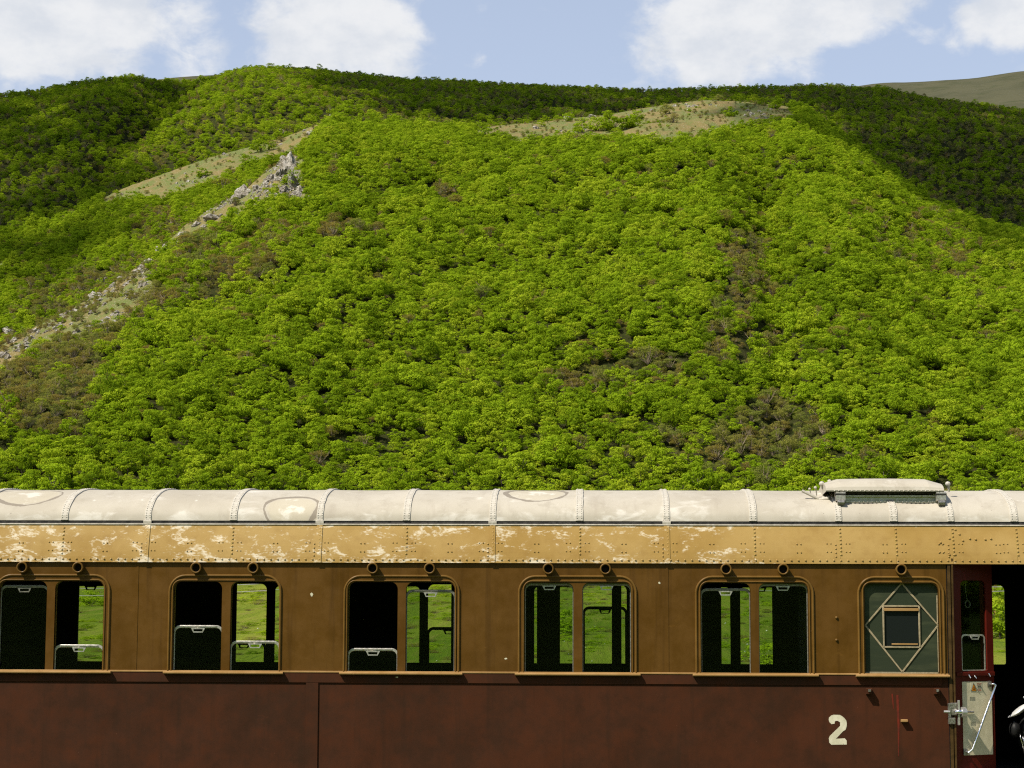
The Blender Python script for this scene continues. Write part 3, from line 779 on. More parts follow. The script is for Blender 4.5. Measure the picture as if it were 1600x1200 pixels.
def hazem(g, out):
    v = g.n('ShaderNodeVolumePrincipled'); v.inputs['Color'].default_value = (.92, .94, 1.0, 1); v.inputs['Density'].default_value = HAZE
    v.inputs['Anisotropy'].default_value = 0.2
    g.l(v.outputs[0], out.inputs['Volume'])
HAZE = 0
if HAZE:
    M_HAZE = mat('haze_air', hazem)
    MB().box(-1700, 1700, -700, 3400, -1.5, 1150).build('haze', M_HAZE, kind='stuff', label='thin spring haze over the valley')
scm = MB(); rr_ = random.Random(21); ns_ = 0
for k_ in range(60000):
    if ns_ >= 900: break
    P_, a_, b_ = BARE[rr_.choice((2, 2, 2, 3, 3, 4, 5, 0, 1))]
    us = [q[0] for q in P_]; vs_ = [q[1] for q in P_]
    u = rr_.uniform(min(us), max(us)); v = rr_.uniform(min(vs_), max(vs_))
    if not inpoly(u, v, P_): continue
    p = hit(u, v)
    if p is None or not a_ <= math.hypot(p.x, p.y) <= b_: continue
    if noise.noise(Vector((p.x * .05, p.y * .05, 1))) < (-.05 if P_ in (BARE[2][0], BARE[3][0]) else .22): continue
    s_ = rr_.uniform(.35, 1.3) ** 1.4; me = RK[rr_.randrange(4)]; az_ = rr_.uniform(0, 6); c_, n_ = math.cos(az_), math.sin(az_)
    # a cheap angular block: twelve corner points
    pts = []
    for j_, (zz, rr2) in enumerate(((-.5, 1.0), (.35, .85), (.75, .35))):
        for i_ in range(5):
            an = 2 * PI * i_ / 5 + j_ * .5; q = rr2 * rr_.uniform(.7, 1.25)
            pts.append((p.x + s_ * q * math.cos(an + az_), p.y + s_ * q * math.sin(an + az_) * .8, p.z + s_ * zz * rr_.uniform(.6, 1.1)))
    scm.add(pts, [(j_ * 5 + i_, j_ * 5 + (i_ + 1) % 5, j_ * 5 + 5 + (i_ + 1) % 5, j_ * 5 + 5 + i_) for j_ in range(2) for i_ in range(5)] + [(10, 11, 12, 13, 14)]); ns_ += 1
scm.build('scree', M_ROCK, kind='stuff', label='loose pale limestone rubble on the grassy ridges')
# ---------------------------------------------------------------- clouds whose shadows lie on the back ridges
SH = [([(-300, 80), (0, 80), (200, 80), (330, 98), (372, 104), (300, 128), (250, 175), (236, 200), (200, 210), (130, 228), (60, 256), (0, 285), (-300, 360)], 1000, 9000),
      ([(-300, 420), (0, 334), (60, 322), (130, 300), (200, 280), (200, 294), (150, 318), (60, 350), (0, 372), (-300, 470)], 820, 9000),
      ([(30, 388), (110, 370), (130, 395), (60, 425), (0, 432), (-100, 440), (-60, 400)], 700, 900),
      ([(440, 80), (470, 104), (500, 125), (545, 150), (600, 168), (660, 182), (740, 190), (900, 240), (1300, 400), (1600, 420), (1900, 470), (1900, 40), (440, 40)], 1000, 9000),
      ([(1255, 188), (1300, 196), (1345, 208), (1400, 240), (1450, 285), (1600, 340), (1750, 400), (1900, 440), (1900, 475), (1750, 430), (1600, 378), (1520, 350), (1452, 326), (1425, 308), (1385, 280), (1345, 250), (1300, 224)], 700, 912)]
LITE = [(1480, 285, 150, 22), (1560, 330, 90, 16)]
HC = 1800.0; CELL = 12.0
cells = {}
BV2 = BVHTree.FromPolygons([Vector(v) for v in fv], mb.f if False else [(j * 150 + i, j * 150 + i + 1, (j + 1) * 150 + i + 1, (j + 1) * 150 + i) for j in range(23) for i in range(149)])
lcell = set()
def addcell(p, left=False):
    k = (HC - p.z) / SUN_TO.z; q = p + SUN_TO * k
    cells[(round(q.x / CELL), round(q.y / CELL))] = 1
    if left: lcell.add((round(q.x / CELL), round(q.y / CELL)))
for vi in range(60, 470, 3):
    for ui in range(-280, 1880, 4):
        hp = hit(ui, vi); far = False
        if hp is None:
            h2 = BV2.ray_cast(C0, ray(ui, vi)); hp = h2[0]; far = True
        if hp is None: continue
        dd = math.hypot(hp.x, hp.y); ok = False
        j = 9 * noise.noise(Vector((ui * .03, vi * .06, 0)))
        for P, a, b in SH:
            if a <= dd <= b and inpoly(ui + j, vi + j, P): ok = True; break
        if ok:
            for (a, b, ra, rb) in LITE:
                q = ((ui - a) / ra) ** 2 + ((vi - b) / rb) ** 2
                if q < 1 and (ui // 5 + vi // 4) % 2 == 0 and False: ok = False
        if far: ok = False
        if ok: addcell(hp, ui < 420)
# fill pinholes, then build a lumpy solid from the cells
full = set(cells)
for _ in range(2):
    add = set()
    for (i, j) in full:
        for di in (-1, 0, 1):
            for dj in (-1, 0, 1):
                c = (i + di, j + dj)
                if c in full: continue
                if sum((c[0] + a, c[1] + b) in full for a in (-1, 0, 1) for b in (-1, 0, 1)) >= 5: add.add(c)
    full |= add
cr_ = random.Random(5)
edge = set(c for c in full if any((c[0] + a, c[1] + b) not in full for a in (-1, 0, 1) for b in (-1, 0, 1)))
edge2 = set(c for c in full if c not in edge and any((c[0] + a, c[1] + b) in edge for a in (-1, 0, 1) for b in (-1, 0, 1)))
full = set(c for c in full if cr_.random() < (.45 if c in edge else .70 if c in edge2 else .68 if c in lcell else .90))
el_ = sorted(edge)
for k_ in range(900):      # ragged scraps drifting off the edges
    c = cr_.choice(el_)
    full.add((c[0] + cr_.randint(-2, 2), c[1] + cr_.randint(-2, 2)))
depth = {c: 1 for c in full}
for it in range(4):
    for c in full:
        depth[c] = 1 + min(depth.get((c[0] + a, c[1] + b), 0) for a, b in ((1, 0), (-1, 0), (0, 1), (0, -1)))
idx = {}; cvs = []; cfs = []
def cvtx(i, j, top):
    k = (i, j, top)
    if k not in idx:
        ring_ = [depth.get((i + a, j + b), 0) for a in (-1, 0) for b in (-1, 0)]
        dm = min(ring_); t = 0 if dm == 0 else 6 + 9 * min(dm, 5)
        n_ = noise.noise(Vector((i * .6, j * .6, top))); n2_ = noise.noise(Vector((i * .37, j * .37, 5)))
        x = (i - .5 + .45 * n_) * CELL; y = (j - .5 + .45 * n2_) * CELL
        z = HC + (t * (1.3 + .7 * n_) if top else -t * .35 * (1 + n_)) + (3 if top else -3) + n2_ * 6
        idx[k] = len(cvs); cvs.append((x, y, z))
    return idx[k]
for (i, j) in full:
    for top in (1, 0):
        q = [cvtx(i, j, top), cvtx(i + 1, j, top), cvtx(i + 1, j + 1, top), cvtx(i, j + 1, top)]
        cfs.append(tuple(q if top else q[::-1]))
    for (a, b, p1, p2) in ((1, 0, (1, 0), (1, 1)), (-1, 0, (0, 1), (0, 0)), (0, 1, (1, 1), (0, 1)), (0, -1, (0, 0), (1, 0))):
        if (i + a, j + b) not in full:
            cfs.append((cvtx(i + p1[0], j + p1[1], 0), cvtx(i + p2[0], j + p2[1], 0), cvtx(i + p2[0], j + p2[1], 1), cvtx(i + p1[0], j + p1[1], 1)))
cm = MB(); cm.add(cvs, cfs)
cm.build('cloud', M_CLOUD, smooth=True, kind='stuff', label='drifting clouds above the hills')

# ================================================================== THE CARRIAGE
WY = 21.0
def X(u, v=980, Y=WY): return at(u, v, Y).x
def Z(v, u=800, Y=WY): return at(u, v, Y).z
PX = 1 / 150.0
Z_BAND0 = Z(879.5); Z_GUT = Z(819.5); Z_TOPOPEN = Z(910); Z_SILL = Z(1050.5); Z_BELT = Z(1068); Z_FLOOR = 1.13
XL, XR = -12.6, 5.62
WID = 2.9
car = empty('railway_carriage', (0, WY, 0), label='old two-tone passenger railway carriage with brown sides, ochre band and cream ribbed roof', cat='train carriage')
def off(o):
    o.location.y -= WY; return o
# helper: parts are modelled in world coordinates, so shift each by the parent's place
def P(o, **k):
    o.parent = car; o.location = (0, -WY, 0); return props(o, **k)

# window groups: (outer left, outer right, [(pane left, right)]) in picture px at the reference plane
GR = [(-10, 172, [(-2, 72), (85, 161)]), (262, 440, [(271, 346), (360, 436)]), (536, 719, [(544, 621), (634, 710)]),
      (809, 996, [(820, 896), (910, 986)]), (1086, 1273, [(1096, 1173), (1186, 1263)]), (1340, 1477, [(1351, 1467)])]
wins = []
for (a, b, ps) in GR: wins.append((X(a), X(b), [(X(c), X(d)) for c, d in ps]))
extra = []
for k in (1, 2):
    sft = -1.835 * k
    a, b, ps = wins[0]; extra.append((a + sft, b + sft, [(c + sft, d + sft) for c, d in ps]))
allw = extra[::-1] + wins
RP = .10
JX0 = X(1487); JX1 = X(1622)      # door opening
# ---- upper side panels (window band), cut at the vertical joints
joints = [XL, X(213) - 1.835 * 2, X(213), X(1043), JX0 - .045]
for i in range(len(joints) - 1):
    a, b = joints[i] + .002, joints[i + 1] - .002
    holes = []
    for (x0, x1, ps) in allw:
        if a < x0 and x1 < b: holes += [rrect(c, d, Z_SILL - .004, Z_TOPOPEN, .07, 0) for c, d in ps]
        elif x0 < b and x1 > a: print('WARN window across joint', i)
    o = plate('upper_side_panel', rrect(a, b, Z_SILL - .012, Z_BAND0 + .03, 0), holes, WY, .028, M_UP); P(o)
for jx in joints[1:-1]:
    P(MB().box(jx - .012, jx + .012, WY - .004, WY + .002, Z_SILL + .004, Z_BAND0 + .02).build('joint_cover', M_UP))
P(MB().box(X(1635), XR, WY, WY + .028, Z_SILL - .012, Z_BAND0 + .03).build('upper_side_panel', M_UP))
# ---- lower side: skin, belt, vertical strap, all in oxide red
LZ = .95
sx0, sx1 = X(478, 1100), X(497, 1100)
for a, b in ((XL, (sx0 + sx1) / 2 - .001), ((sx0 + sx1) / 2 + .001, JX0 - .045), (X(1635), XR)):
    P(MB().box(a, b, WY + .004, WY + .03, LZ, Z_SILL - .014).build('lower_side_panel', M_RED))
P(MB().box(XL, X(1470), WY - .010, WY + .003, Z_BELT, Z_SILL - .016, .002).build('belt_strip', M_RED))
P(MB().box(sx0, sx1, WY - .009, WY + .003, LZ, Z_BELT - .001, .002).build('vertical_strip', M_RED))
# waist moulding: thin light line between the two colours
P(MB().box(XL, JX0 - .045, WY - .016, WY + .001, Z_SILL - .013, Z_SILL + .006, .004).build('waist_moulding', M_SILL))

# ---- windows
def arch_path(x0, x1, z0, z1, r, n=8):
    p = [(x0, z0)]
    for i in range(n + 1):
        a = math.radians(180 - 90 * i / n); p.append((x0 + r + r * math.cos(a), z1 - r + r * math.sin(a)))
    for i in range(n + 1):
        a = math.radians(90 - 90 * i / n); p.append((x1 - r + r * math.cos(a), z1 - r + r * math.sin(a)))
    p.append((x1, z0)); return p[::-1]
def halfround(w, h, y0, n=6):
    return [(-w / 2 * math.cos(PI * k / n), y0 - h * math.sin(PI * k / n)) for k in range(n + 1)]
def handle(parent, xc, z, m, y, s=1.0, inside=False):
    w1, w2, h = .073 * s, .050 * s, .046 * s
    o = plate('sash_handle', [(xc - w2, z - h), (xc + w2, z - h), (xc + w1, z), (xc - w1, z)],
              [[(xc - w2 + .004, z - h + .011), (xc + w2 - .004, z - h + .011), (xc + w1 - .024, z - .010), (xc - w1 + .024, z - .010)]], y - .012, .012, m, parent)
    o.location = (0, 0, 0); return o
def sash(parent, x0, x1, ztop, m, y=WY + .045, mh=None, h=.96):
    xa, xb = x0 - .012, x1 + .012
    z0 = max(ztop - h, Z_FLOOR + .1)
    plate('sash_frame', rrect(xa, xb, z0, ztop, .075, .02), [rrect(xa + .021, xb - .021, z0 + .03, ztop - .030, .055, .01)], y, .022, m, parent, bevel=.004)
    tb = MB().tube([(xa + .07, y - .002, ztop - .013), (xb - .07, y - .002, ztop - .013)], .006, 6)
    tb.build('sash_rail', m, parent)
    plate('pane', rrect(xa + .018, xb - .018, z0 + .02, ztop - .028, .055, .01), [], y + .010, .004, M_GLASS, parent)
    handle(parent, (x0 + x1) / 2, ztop - .030, mh or m, y, 1.0)
SASH = [[(914, 0), (1007, 1)], [(977, 1), (1001, 1)], [(1013, 1), (921, 2)], [(910, 2), (908, 2)], [(919, 2), (908, 2)], []]
for gi, (x0, x1, ps) in enumerate(allw):
    gk = gi - len(extra)
    u0 = 800
    # frame: outer bead, flat field and inner bead around each opening
    path = arch_path(x0 + .014, x1 - .014, Z_SILL + .002, Z_TOPOPEN + .062, .165)
    fr = sweep(path, halfround(.028, .020, WY + .001)).build('window', M_TRIM, smooth=True)
    P(fr)
    zt = Z_TOPOPEN
    field = plate('frame_field', rrect(x0 + .022, x1 - .022, Z_SILL + .001, zt + .055, .15, 0), [rrect(c - .001, d + .001, Z_SILL - .002, zt + .001, .075, 0) for c, d in ps], WY - .006, .007, M_UP, fr)
    pin = arch_path(ps[0][0] - .014, ps[-1][1] + .014, Z_SILL + .002, zt + .014, .085)
    sweep(pin, halfround(.016, .012, WY - .005)).build('inner_bead', M_TRIM, fr, smooth=True)
    for c, d in ps:
        # reveal (depth of the wall)
        rp = arch_path(c, d, Z_SILL - .004, zt, .07)
        sweep(rp, [(0, WY - .005), (0, WY + .085)]).build('reveal', M_TRIM, fr, smooth=True)
    MB().box(x0 - .028, x1 + .028, WY - .060, WY + .03, Z_SILL - .030, Z_SILL - .004, .008).build('sill', M_SILL, fr)
    if gk < 0: sl = [(914, 0), (980, 1)]
    else: sl = SASH[gk]
    for (c, d), (v, kind) in zip(ps, sl):
        m = {0: M_BRONZE, 1: M_ALU, 2: M_BRONZE}[kind]
        z = min(Z(v, 800 if gk < 0 else 0.5 * (GR[gk][0] + GR[gk][1])), zt - .001)
        sash(fr, c, d, z, m, mh=M_BRONZE if kind == 0 else M_ALU)
    if gk == 5:
        c, d = ps[0]; y = WY + .035
        F = lambda u, v: (at(u, v, y).x, at(u, v, y).z)
        T, Lf, Rt, Bt = F(1409, 911), F(1352, 977), F(1466, 977), F(1410, 1050)
        iL, iR = F(1380, 948)[0], F(1436, 948)[0]; iT, iB = F(1408, 947)[1], F(1408, 1011)[1]
        def bar(n, p, q, w=.017, m=M_LACE, yy=y, t=.014, **k):
            dx, dz = q[0] - p[0], q[1] - p[1]; L = math.hypot(dx, dz); nx, nz_ = -dz / L * w / 2, dx / L * w / 2
            plate(n, [(p[0] + nx, p[1] + nz_), (p[0] - nx, p[1] - nz_), (q[0] - nx, q[1] - nz_), (q[0] + nx, q[1] + nz_)], [], yy, t, m, fr, bevel=.002)
        for p, q in ((T, Lf), (T, Rt), (Lf, Bt), (Rt, Bt)): bar('glazing_bar', p, q)
        yb = y - .003
        bar('glazing_bar', (iL, iT), (iR, iT), yy=yb); bar('glazing_bar', (iL, iB), (iR, iB), yy=yb)
        bar('glazing_bar', (iL, iT), (iL, iB), yy=yb - .002); bar('glazing_bar', (iR, iT), (iR, iB), yy=yb - .002)
        bar('flap_rail', (iL + .004, iT - .035), (iR - .004, iT - .035), .030, M_SILL, y - .014, .02)
        bar('flap_rail', (iL + .08, iB + .030), (iR - .02, iB + .030), .016, M_SILL, y - .012, .014)
        bar('edge_putty', (c + .006, Z_SILL + .012), (d - .006, Z_SILL + .012), .016, M_LACE, y + .002, .012)
        bar('edge_putty', (d - .006, Z_SILL + .02), (d - .006, zt - .12), .010, M_LACE, y + .002, .012)
        bar('edge_putty', (c + .006, Z_SILL + .02), (c + .006, zt - .08), .008, M_UP, y + .002, .012)
        gy = y + .008; e = .001
        tri = [[T, (c, zt), (c, Lf[1]), Lf], [T, (d, zt), (d, Rt[1]), Rt], [Lf, (c, Lf[1] - e), (c, Z_SILL), Bt], [Rt, (d, Rt[1] - e), (d, Z_SILL), Bt]]
        tri = [[T, (c, zt), (c, Lf[1])], [T, (d, zt), (d, Rt[1])], [(c, Lf[1]), (c, Z_SILL), Bt], [(d, Rt[1]), (d, Z_SILL), Bt],
               [T, (iL, iT), (iR, iT)], [Bt, (iL, iB), (iR, iB)], [Lf, (iL, iT), (iL, iB)], [Rt, (iR, iT), (iR, iB)]]
        for k, t_ in enumerate(tri): plate('pane', t_, [], gy + .0006 * k, .003, M_FROST, fr)
        plate('centre_pane', rrect(iL, iR, iB, iT - .03, 0), [], gy + .008, .003, M_FROSTC, fr)
# ---- roof vents tubes above windows
VU = [(37, 887), (124, 887), (308, 887.5), (397, 887.5), (583, 888.5), (672, 888.5), (857, 889), (946, 889), (1134, 889), (1223, 889), (1407, 889)]
zv = Z(888.6)
vx = [X(u, 888) for u, v in VU] + [X(37, 888) - 1.835, X(124, 888) - 1.835]
for x in vx:
    r1, r2, L = .060, .043, .062
    mb_ = MB(); n = 20
    ring = lambda r, y: [(x + r * math.cos(2 * PI * k / n), y, zv + r * math.sin(2 * PI * k / n)) for k in range(n)]
    vs = ring(r1 - .004, WY) + ring(r1 - .004, WY - L) + ring(r1, WY - L - .004) + ring(r1 - .005, WY - L - .014) + ring(r2, WY - L - .014) + ring(r2 - .003, WY - .005)
    fs = [(j * n + k, j * n + (k + 1) % n, (j + 1) * n + (k + 1) % n, (j + 1) * n + k) for j in range(5) for k in range(n)]
    mb_.add(vs, fs); t_ = mb_.build('vent_tube', M_TRIM, smooth=True); P(t_)
    mb2 = MB(); mb2.add(ring(r2 - .002, WY - .012) + [(x, WY - .012, zv)], [(k, (k + 1) % n, n) for k in range(n)]); mb2.build('bore', M_TUBE, t_)
# ---- ochre cornice band above the windows: leans in, one plate between two joints
UJ = [97, 228, 362, 498, 634, 769, 905, 1042, 1178, 1312, 1399, 1488, 1588]
RX = [X(u, 817) for u in UJ]
RX = [RX[0] - .895 * k for k in range(7, 0, -1)] + RX
YB0, YB1 = WY - .030, WY + .072
def bandp(t): return (YB0 + (YB1 - YB0) * t ** 1.25, Z_BAND0 + (Z_GUT - Z_BAND0) * t)
edges = [XL] + RX[1:] + [XR]
for i in range(len(edges) - 1):
    a, b = edges[i] + .0008, edges[i + 1] - .0008
    pts = [(YB0 + .012, Z_BAND0 - .003), (YB0, Z_BAND0 - .001)] + [bandp(k / 7) for k in range(8)]
    pts = [(WY + .002, Z_BAND0 - .003)] + pts
    n = len(pts); NSX = 6
    vs = []; 
    for s in range(NSX + 1):
        x = a + (b - a) * s / NSX; bow = .003 * math.sin(PI * s / NSX)
        vs += [(x, y + (bow if 2 < k_ < n - 1 else 0), z) for k_, (y, z) in enumerate(pts)]
    fs = [(s * n + k, (s + 1) * n + k, (s + 1) * n + k + 1, s * n + k + 1) for s in range(NSX) for k in range(n - 1)]
    mbb = MB(); mbb.add(vs, fs); P(mbb.build('cornice_panel', M_BAND, smooth=False))
# seam straps on every other joint of the band (a narrow greyish vertical lap)
for u in (228, 498, 769, 1042):
    x = X(u, 850) ; w = .030
    pts = [bandp(k / 6) for k in range(7)]
    vs = [(xx, y - .007, z) for xx in (x - w, x + w) for (y, z) in pts]
    mbb = MB(); mbb.add(vs, [(k, 7 + k, 8 + k, k + 1) for k in range(6)]); P(mbb.build('cornice_lap', M_BAND))
# rivets of the band
rv = MB(); nb = Vector((0, -1, .25))
def rivet(x, v, big=1.0):
    t = (Z(v) - Z_BAND0) / (Z_GUT - Z_BAND0)
    if not 0 <= t <= 1: return
    y, z = bandp(t); rv.dome((x, y - .002, z), (0, -1, .3), .0105 * big, .008 * big)
x = XL + .05
while x < XR: rivet(x, 874.5); x += .073
for i, xr in enumerate(RX):
    v = 825
    while v < 870: rivet(xr + .008, v, 1.05); v += 5.8
    if i % 2 == 0:
        v = 850
        while v < 870: rivet(xr - .045, v, .9); v += 6.2
    for dx in (-.135, -.095, .062, .098):
        rivet(xr + dx, 848, .75); rivet(xr + dx, 861, .75)
    rivet(xr + .44, 849, .75); rivet(xr + .48, 849, .75); rivet(xr + .44, 862, .75); rivet(xr + .48, 862, .75)
for (u, v) in ((1484, 840), (1494, 826), (1500, 833), (1505, 843), (1490, 848), (1483, 865), (1492, 865), (1516, 840), (1525, 841), (1540, 841), (1549, 840), (1470, 846)):
    rivet(X(u, v), v, 1.15)
P(rv.build('cornice_rivets', M_BAND, kind='stuff'))
# ---- gutter between band and roof
P(MB().box(XL, XR, YB1 - .012, YB1 + .05, Z_GUT - .005, Z_GUT + .007, .002).build('gutter_lip', M_GUTL))
P(MB().box(XL, XR, YB1 + .028, YB1 + .06, Z_GUT + .008, Z_GUT + .044).build('gutter', M_GUT))
P(MB().box(XL, XR, YB1 + .006, YB1 + .014, Z_GUT + .008, Z_GUT + .016).build('gutter_rail', M_GUT))
# ---- roof
Z_R0 = Z_GUT + .040; Y_R0 = WY + .094; YC = WY + WID / 2; RHW = YC - Y_R0
tgt = (Z(765.5, 800, 100) - CAMZ) / 100
def rprof(t, H):   # t in 0..1 near edge to centre
    a = t * PI / 2
    c, s_ = math.cos(a), math.sin(a)
    return YC - RHW * c ** (2 / 2.15), Z_R0 + H * s_ ** (2 / 2.15)
H = .3
for _ in range(60):
    mxv = max((rprof(t / 200, H)[1] - CAMZ) / rprof(t / 200, H)[0] for t in range(1, 200))
    H += (tgt - mxv) * 18
print('roof H', H)
edgesr = [XL] + RX[1:] + [XR]
ringc = []
NT = 14
def rpt(t, dx=0, lift=0.0):
    y, z = rprof(min(t, 1), H) if t <= 1 else (2 * YC - rprof(2 - t, H)[0], rprof(2 - t, H)[1])
    return y, z + lift
# ring repair marks: find the point of the roof seen at a pixel
def roofhit(u, v):
    best = None
    for k in range(400):
        y, z = rpt(k / 400); p = at(u, v, y)
        e = abs(p.z - z)
        if best is None or e < best[0]: best = (e, (p.x, y, z))
    return best[1]
rings = []
for (u, v, r) in ((45, 771, .36), (455, 791, .285), (838, 770, .33)):
    q = roofhit(u, v); rings.append((q[0], q[1], q[2], r))
M_ROOF = mat('cream_roof_paint', make_roof_mat(rings))
for i in range(len(edgesr) - 1):
    a, b = edgesr[i], edgesr[i + 1]; NS = 8; vs = []; n = 2 * NT + 1
    sagk = rnd.uniform(.012, .028)
    for s in range(NS + 1):
        for k in range(n):
            y, z = rpt(k / NT)
            sag = sagk * math.sin(PI * s / NS) * math.sin(PI * min(1, k / NT * 1.2) if k / NT < .83 else PI * .5) if 0 < k < n - 1 else 0
            z -= abs(sag)
            vs.append((a + (b - a) * s / NS, y, z))
    fs = [(s * n + k, (s + 1) * n + k, (s + 1) * n + k + 1, s * n + k + 1) for s in range(NS) for k in range(n - 1)]
    mbb = MB(); mbb.add(vs, fs); P(mbb.build('roof_panel', M_ROOF, smooth=True))
# roof straps over the joints
srv = MB()
for i, xr in enumerate(RX[1:]):
    w = .041 if i % 2 == 0 else .036
    sec = [(-w, .0), (-w + .004, .010), (w - .004, .010), (w, 0)]
    vs = []
    wob = [rnd.uniform(-.003, .003) for _ in range(2 * NT + 1)]
    for k in range(2 * NT + 1):
        y, z = rpt(k / NT)
        ny, nz_ = (y - YC) / RHW * .5, 1.0
        L = math.hypot(ny, nz_); ny /= L; nz_ /= L
        if k <= 1: ny, nz_ = -.8, .6
        vs += [(xr + sx_ + wob[k], y + ny * h_, z + nz_ * h_) for sx_, h_ in sec]
        if k < NT:
            for sgn in (-1, 1):
                for f in (0, .5):
                    y2, z2 = rpt((k + f) / NT); srv.dome((xr + sgn * w * .55, y2 + ny * .010, z2 + nz_ * .010), (0, ny, nz_), .006, .005, 5)
    fs = [(k * 4 + j, k * 4 + j + 1, (k + 1) * 4 + j + 1, (k + 1) * 4 + j) for k in range(2 * NT) for j in range(3)]
    mbb = MB(); mbb.add(vs, fs); P(mbb.build('roof_strap', M_STRAP))
    if i % 2 == 1 or False:
        pass
for u in (228, 498, 769, 1042):
    x = X(u, 817); P(MB().box(x - .042, x + .042, YB1 - .010, YB1 + .05, Z_GUT + .007, Z_GUT + .042, .006).build('gutter_bridge', M_STRAP))
P(srv.build('roof_rivets', M_STRAP, kind='stuff'))
# ---- roof hatch (ventilator box) with hinged cover
HY_ = roofhit(1390, 785)[1]; print('hatch y', HY_); DYH = HY_ - 21.715
hx0, hx1 = at(1300, 768, HY_).x, at(1466, 768, HY_).x
zb, z1 = at(1390, 785, HY_).z, at(1390, 767, HY_).z
ztp = at(1390, 750.5, HY_ + .35).z
hb = MB().box(hx0 + .10, hx1 - .02, (21.76 + DYH), (22.30 + DYH), zb - .06, z1 - .002).build('roof_hatch', M_ALU); P(hb)
for zz, hh, yy in ((z1 - .028, .018, (21.735 + DYH)), (z1 - .062, .020, (21.735 + DYH)), (zb - .004, .02, (21.72 + DYH))):
    MB().box(hx0 + .06, hx1 - .01, yy, yy + .03, zz, zz + hh, .003).build('slot_rail', M_GUT if hh == .018 else M_ALU, hb)
MB().box(hx0 + .1, hx1 - .05, (21.742 + DYH), (21.765 + DYH), z1 - .045, z1 - .028).build('slot', M_TUBE, hb)
cvs_ = []
NX = 8
for s in range(NX + 1):
    f = s / NX; x = hx0 - .07 + (hx1 - hx0 + .12) * f
    crown_ = .012 * math.sin(PI * f)
    sec = [((21.655 + DYH), z1 - .010), ((21.65 + DYH), z1 + .004)] + [((21.65 + DYH) + .40 * (1 - math.cos(PI / 2 * k / 6)), z1 + .004 + (ztp - z1 + crown_) * math.sin(PI / 2 * k / 6)) for k in range(1, 7)] + [((22.45 + DYH), z1 + .02), ((22.45 + DYH), z1 - .06)]
    e = 1 if 0 < s < NX else .72
    cvs_ += [(x, y, z1 - .01 + (z - z1 + .01) * (e if z > z1 else 1)) for y, z in sec]
nn_ = len(sec)
mbb = MB(); mbb.add(cvs_, [(s * nn_ + k, (s + 1) * nn_ + k, (s + 1) * nn_ + k + 1, s * nn_ + k + 1) for s in range(NX) for k in range(nn_ - 1)] + [tuple(range(nn_)), tuple(NX * nn_ + k for k in range(nn_))[::-1]])
mbb.build('hatch_cover', M_ROOF, hb)
lr = MB(); x = hx0 + .02
while x < hx1: lr.dome((x, (21.65 + DYH), z1 - .002), (0, -1, .2), .008, .008, 6); x += .045
x = hx0 + .1
while x < hx1 - .05: lr.dome((x, (21.715 + DYH), zb + .004), (0, -1, .2), .007, .007, 6); x += .045
lr.build('hatch_rivets', M_STRAP, hb, kind='stuff')
for ux in (1313, 1470):
    xb = at(ux, 775, (21.68 + DYH)).x
    b_ = MB().box(xb - .05, xb + .05, (21.65 + DYH), (21.78 + DYH), zb + .012, z1 - .012, .01).build('hinge_bracket', M_ALU, hb)
    MB().tube([(xb - .056, (21.66 + DYH), z1 - .04), (xb + .056, (21.66 + DYH), z1 - .04)], .014, 8).build('hinge_pin', M_GUT, hb)
    MB().tube([(xb - .035, (21.64 + DYH), zb - .005), (xb + .035, (21.64 + DYH), zb - .005)], .03, 8).build('hinge_foot', M_LOCK, hb)
for (u, v, r, dy_) in ((1284, 756, .028, .2), (1296, 752, .020, .25), (1274, 762, .016, .15), (1265, 764, .013, .15), (1481, 756, .026, .15)):
    yy = HY_ + dy_; q = at(u, v, yy); mbk = MB()
    mbk.tube([(q.x + k * r * .33, q.y, q.z + 0) for k in (-3, -2, 0, 2, 3)], [r * .3, r * .8, r, r * .8, r * .3], 10)
    mbk.tube([(q.x + .004, q.y, q.z), (q.x + .015, q.y + .03, q.z - .08)], r * .45, 7); mbk.build('latch_knob', M_STRAP, hb)
bk = MB(); bk.tube([(hx0 - .30, (21.85 + DYH), at(1260, 766, (21.85 + DYH)).z - .006), (hx0 - .12, (21.85 + DYH), zb + .04), (hx0 - .02, (21.8 + DYH), zb + .05)], .016, 7); bk.build('latch_rod', M_STRAP, hb)
# ---- small fittings on the lower side
for (u, v) in ((1357, 1080), (1463, 1080)):
    q = at(u, v, WY)
    o = MB().box(q.x - .030, q.x + .026, WY - .065, WY + .005, q.z - .030, q.z + .034, .006).build('step_bracket', M_RED); P(o, label='small rusty square bracket')
    MB().box(q.x - .012, q.x + .014, WY - .080, WY - .064, q.z - .004, q.z + .020, .003).build('bracket_eye', M_LOCK, o)
q = at(1412, 1127, WY); P(MB().box(q.x - .030, q.x + .034, WY - .05, WY + .005, q.z - .006, q.z + .020, .005).build('lamp_hook', M_SILL))
for (u, v) in ((1307, 965), (1307, 1000)):
    q = at(u, v, WY); P(MB().dome((q.x, WY, q.z), (0, -1, 0), .016, .022, 8).build('bolt_head', M_TRIM))
def blob(u, v, w, h, m, name, y=WY - .0015, seed=0, n=11):
    r = random.Random(seed + int(u)); q = at(u, v, WY); 
    pts = [(q.x + w * (1 + r.uniform(-.4, .3)) * math.cos(2 * PI * k / n), q.z + h * (1 + r.uniform(-.4, .3)) * math.sin(2 * PI * k / n)) for k in range(n)]
    o = plate(name, pts, [], y, .0012, m); P(o); return o
for (u, v, w, h) in ((487, 929, .014, .022), (1030, 911, .011, .012), (790, 1029, .016, .010), (620, 1058, .02, .006)): blob(u, v, w, h, M_NUM, 'paint_chip', WY - (.012 if v > 1050 else .0015))
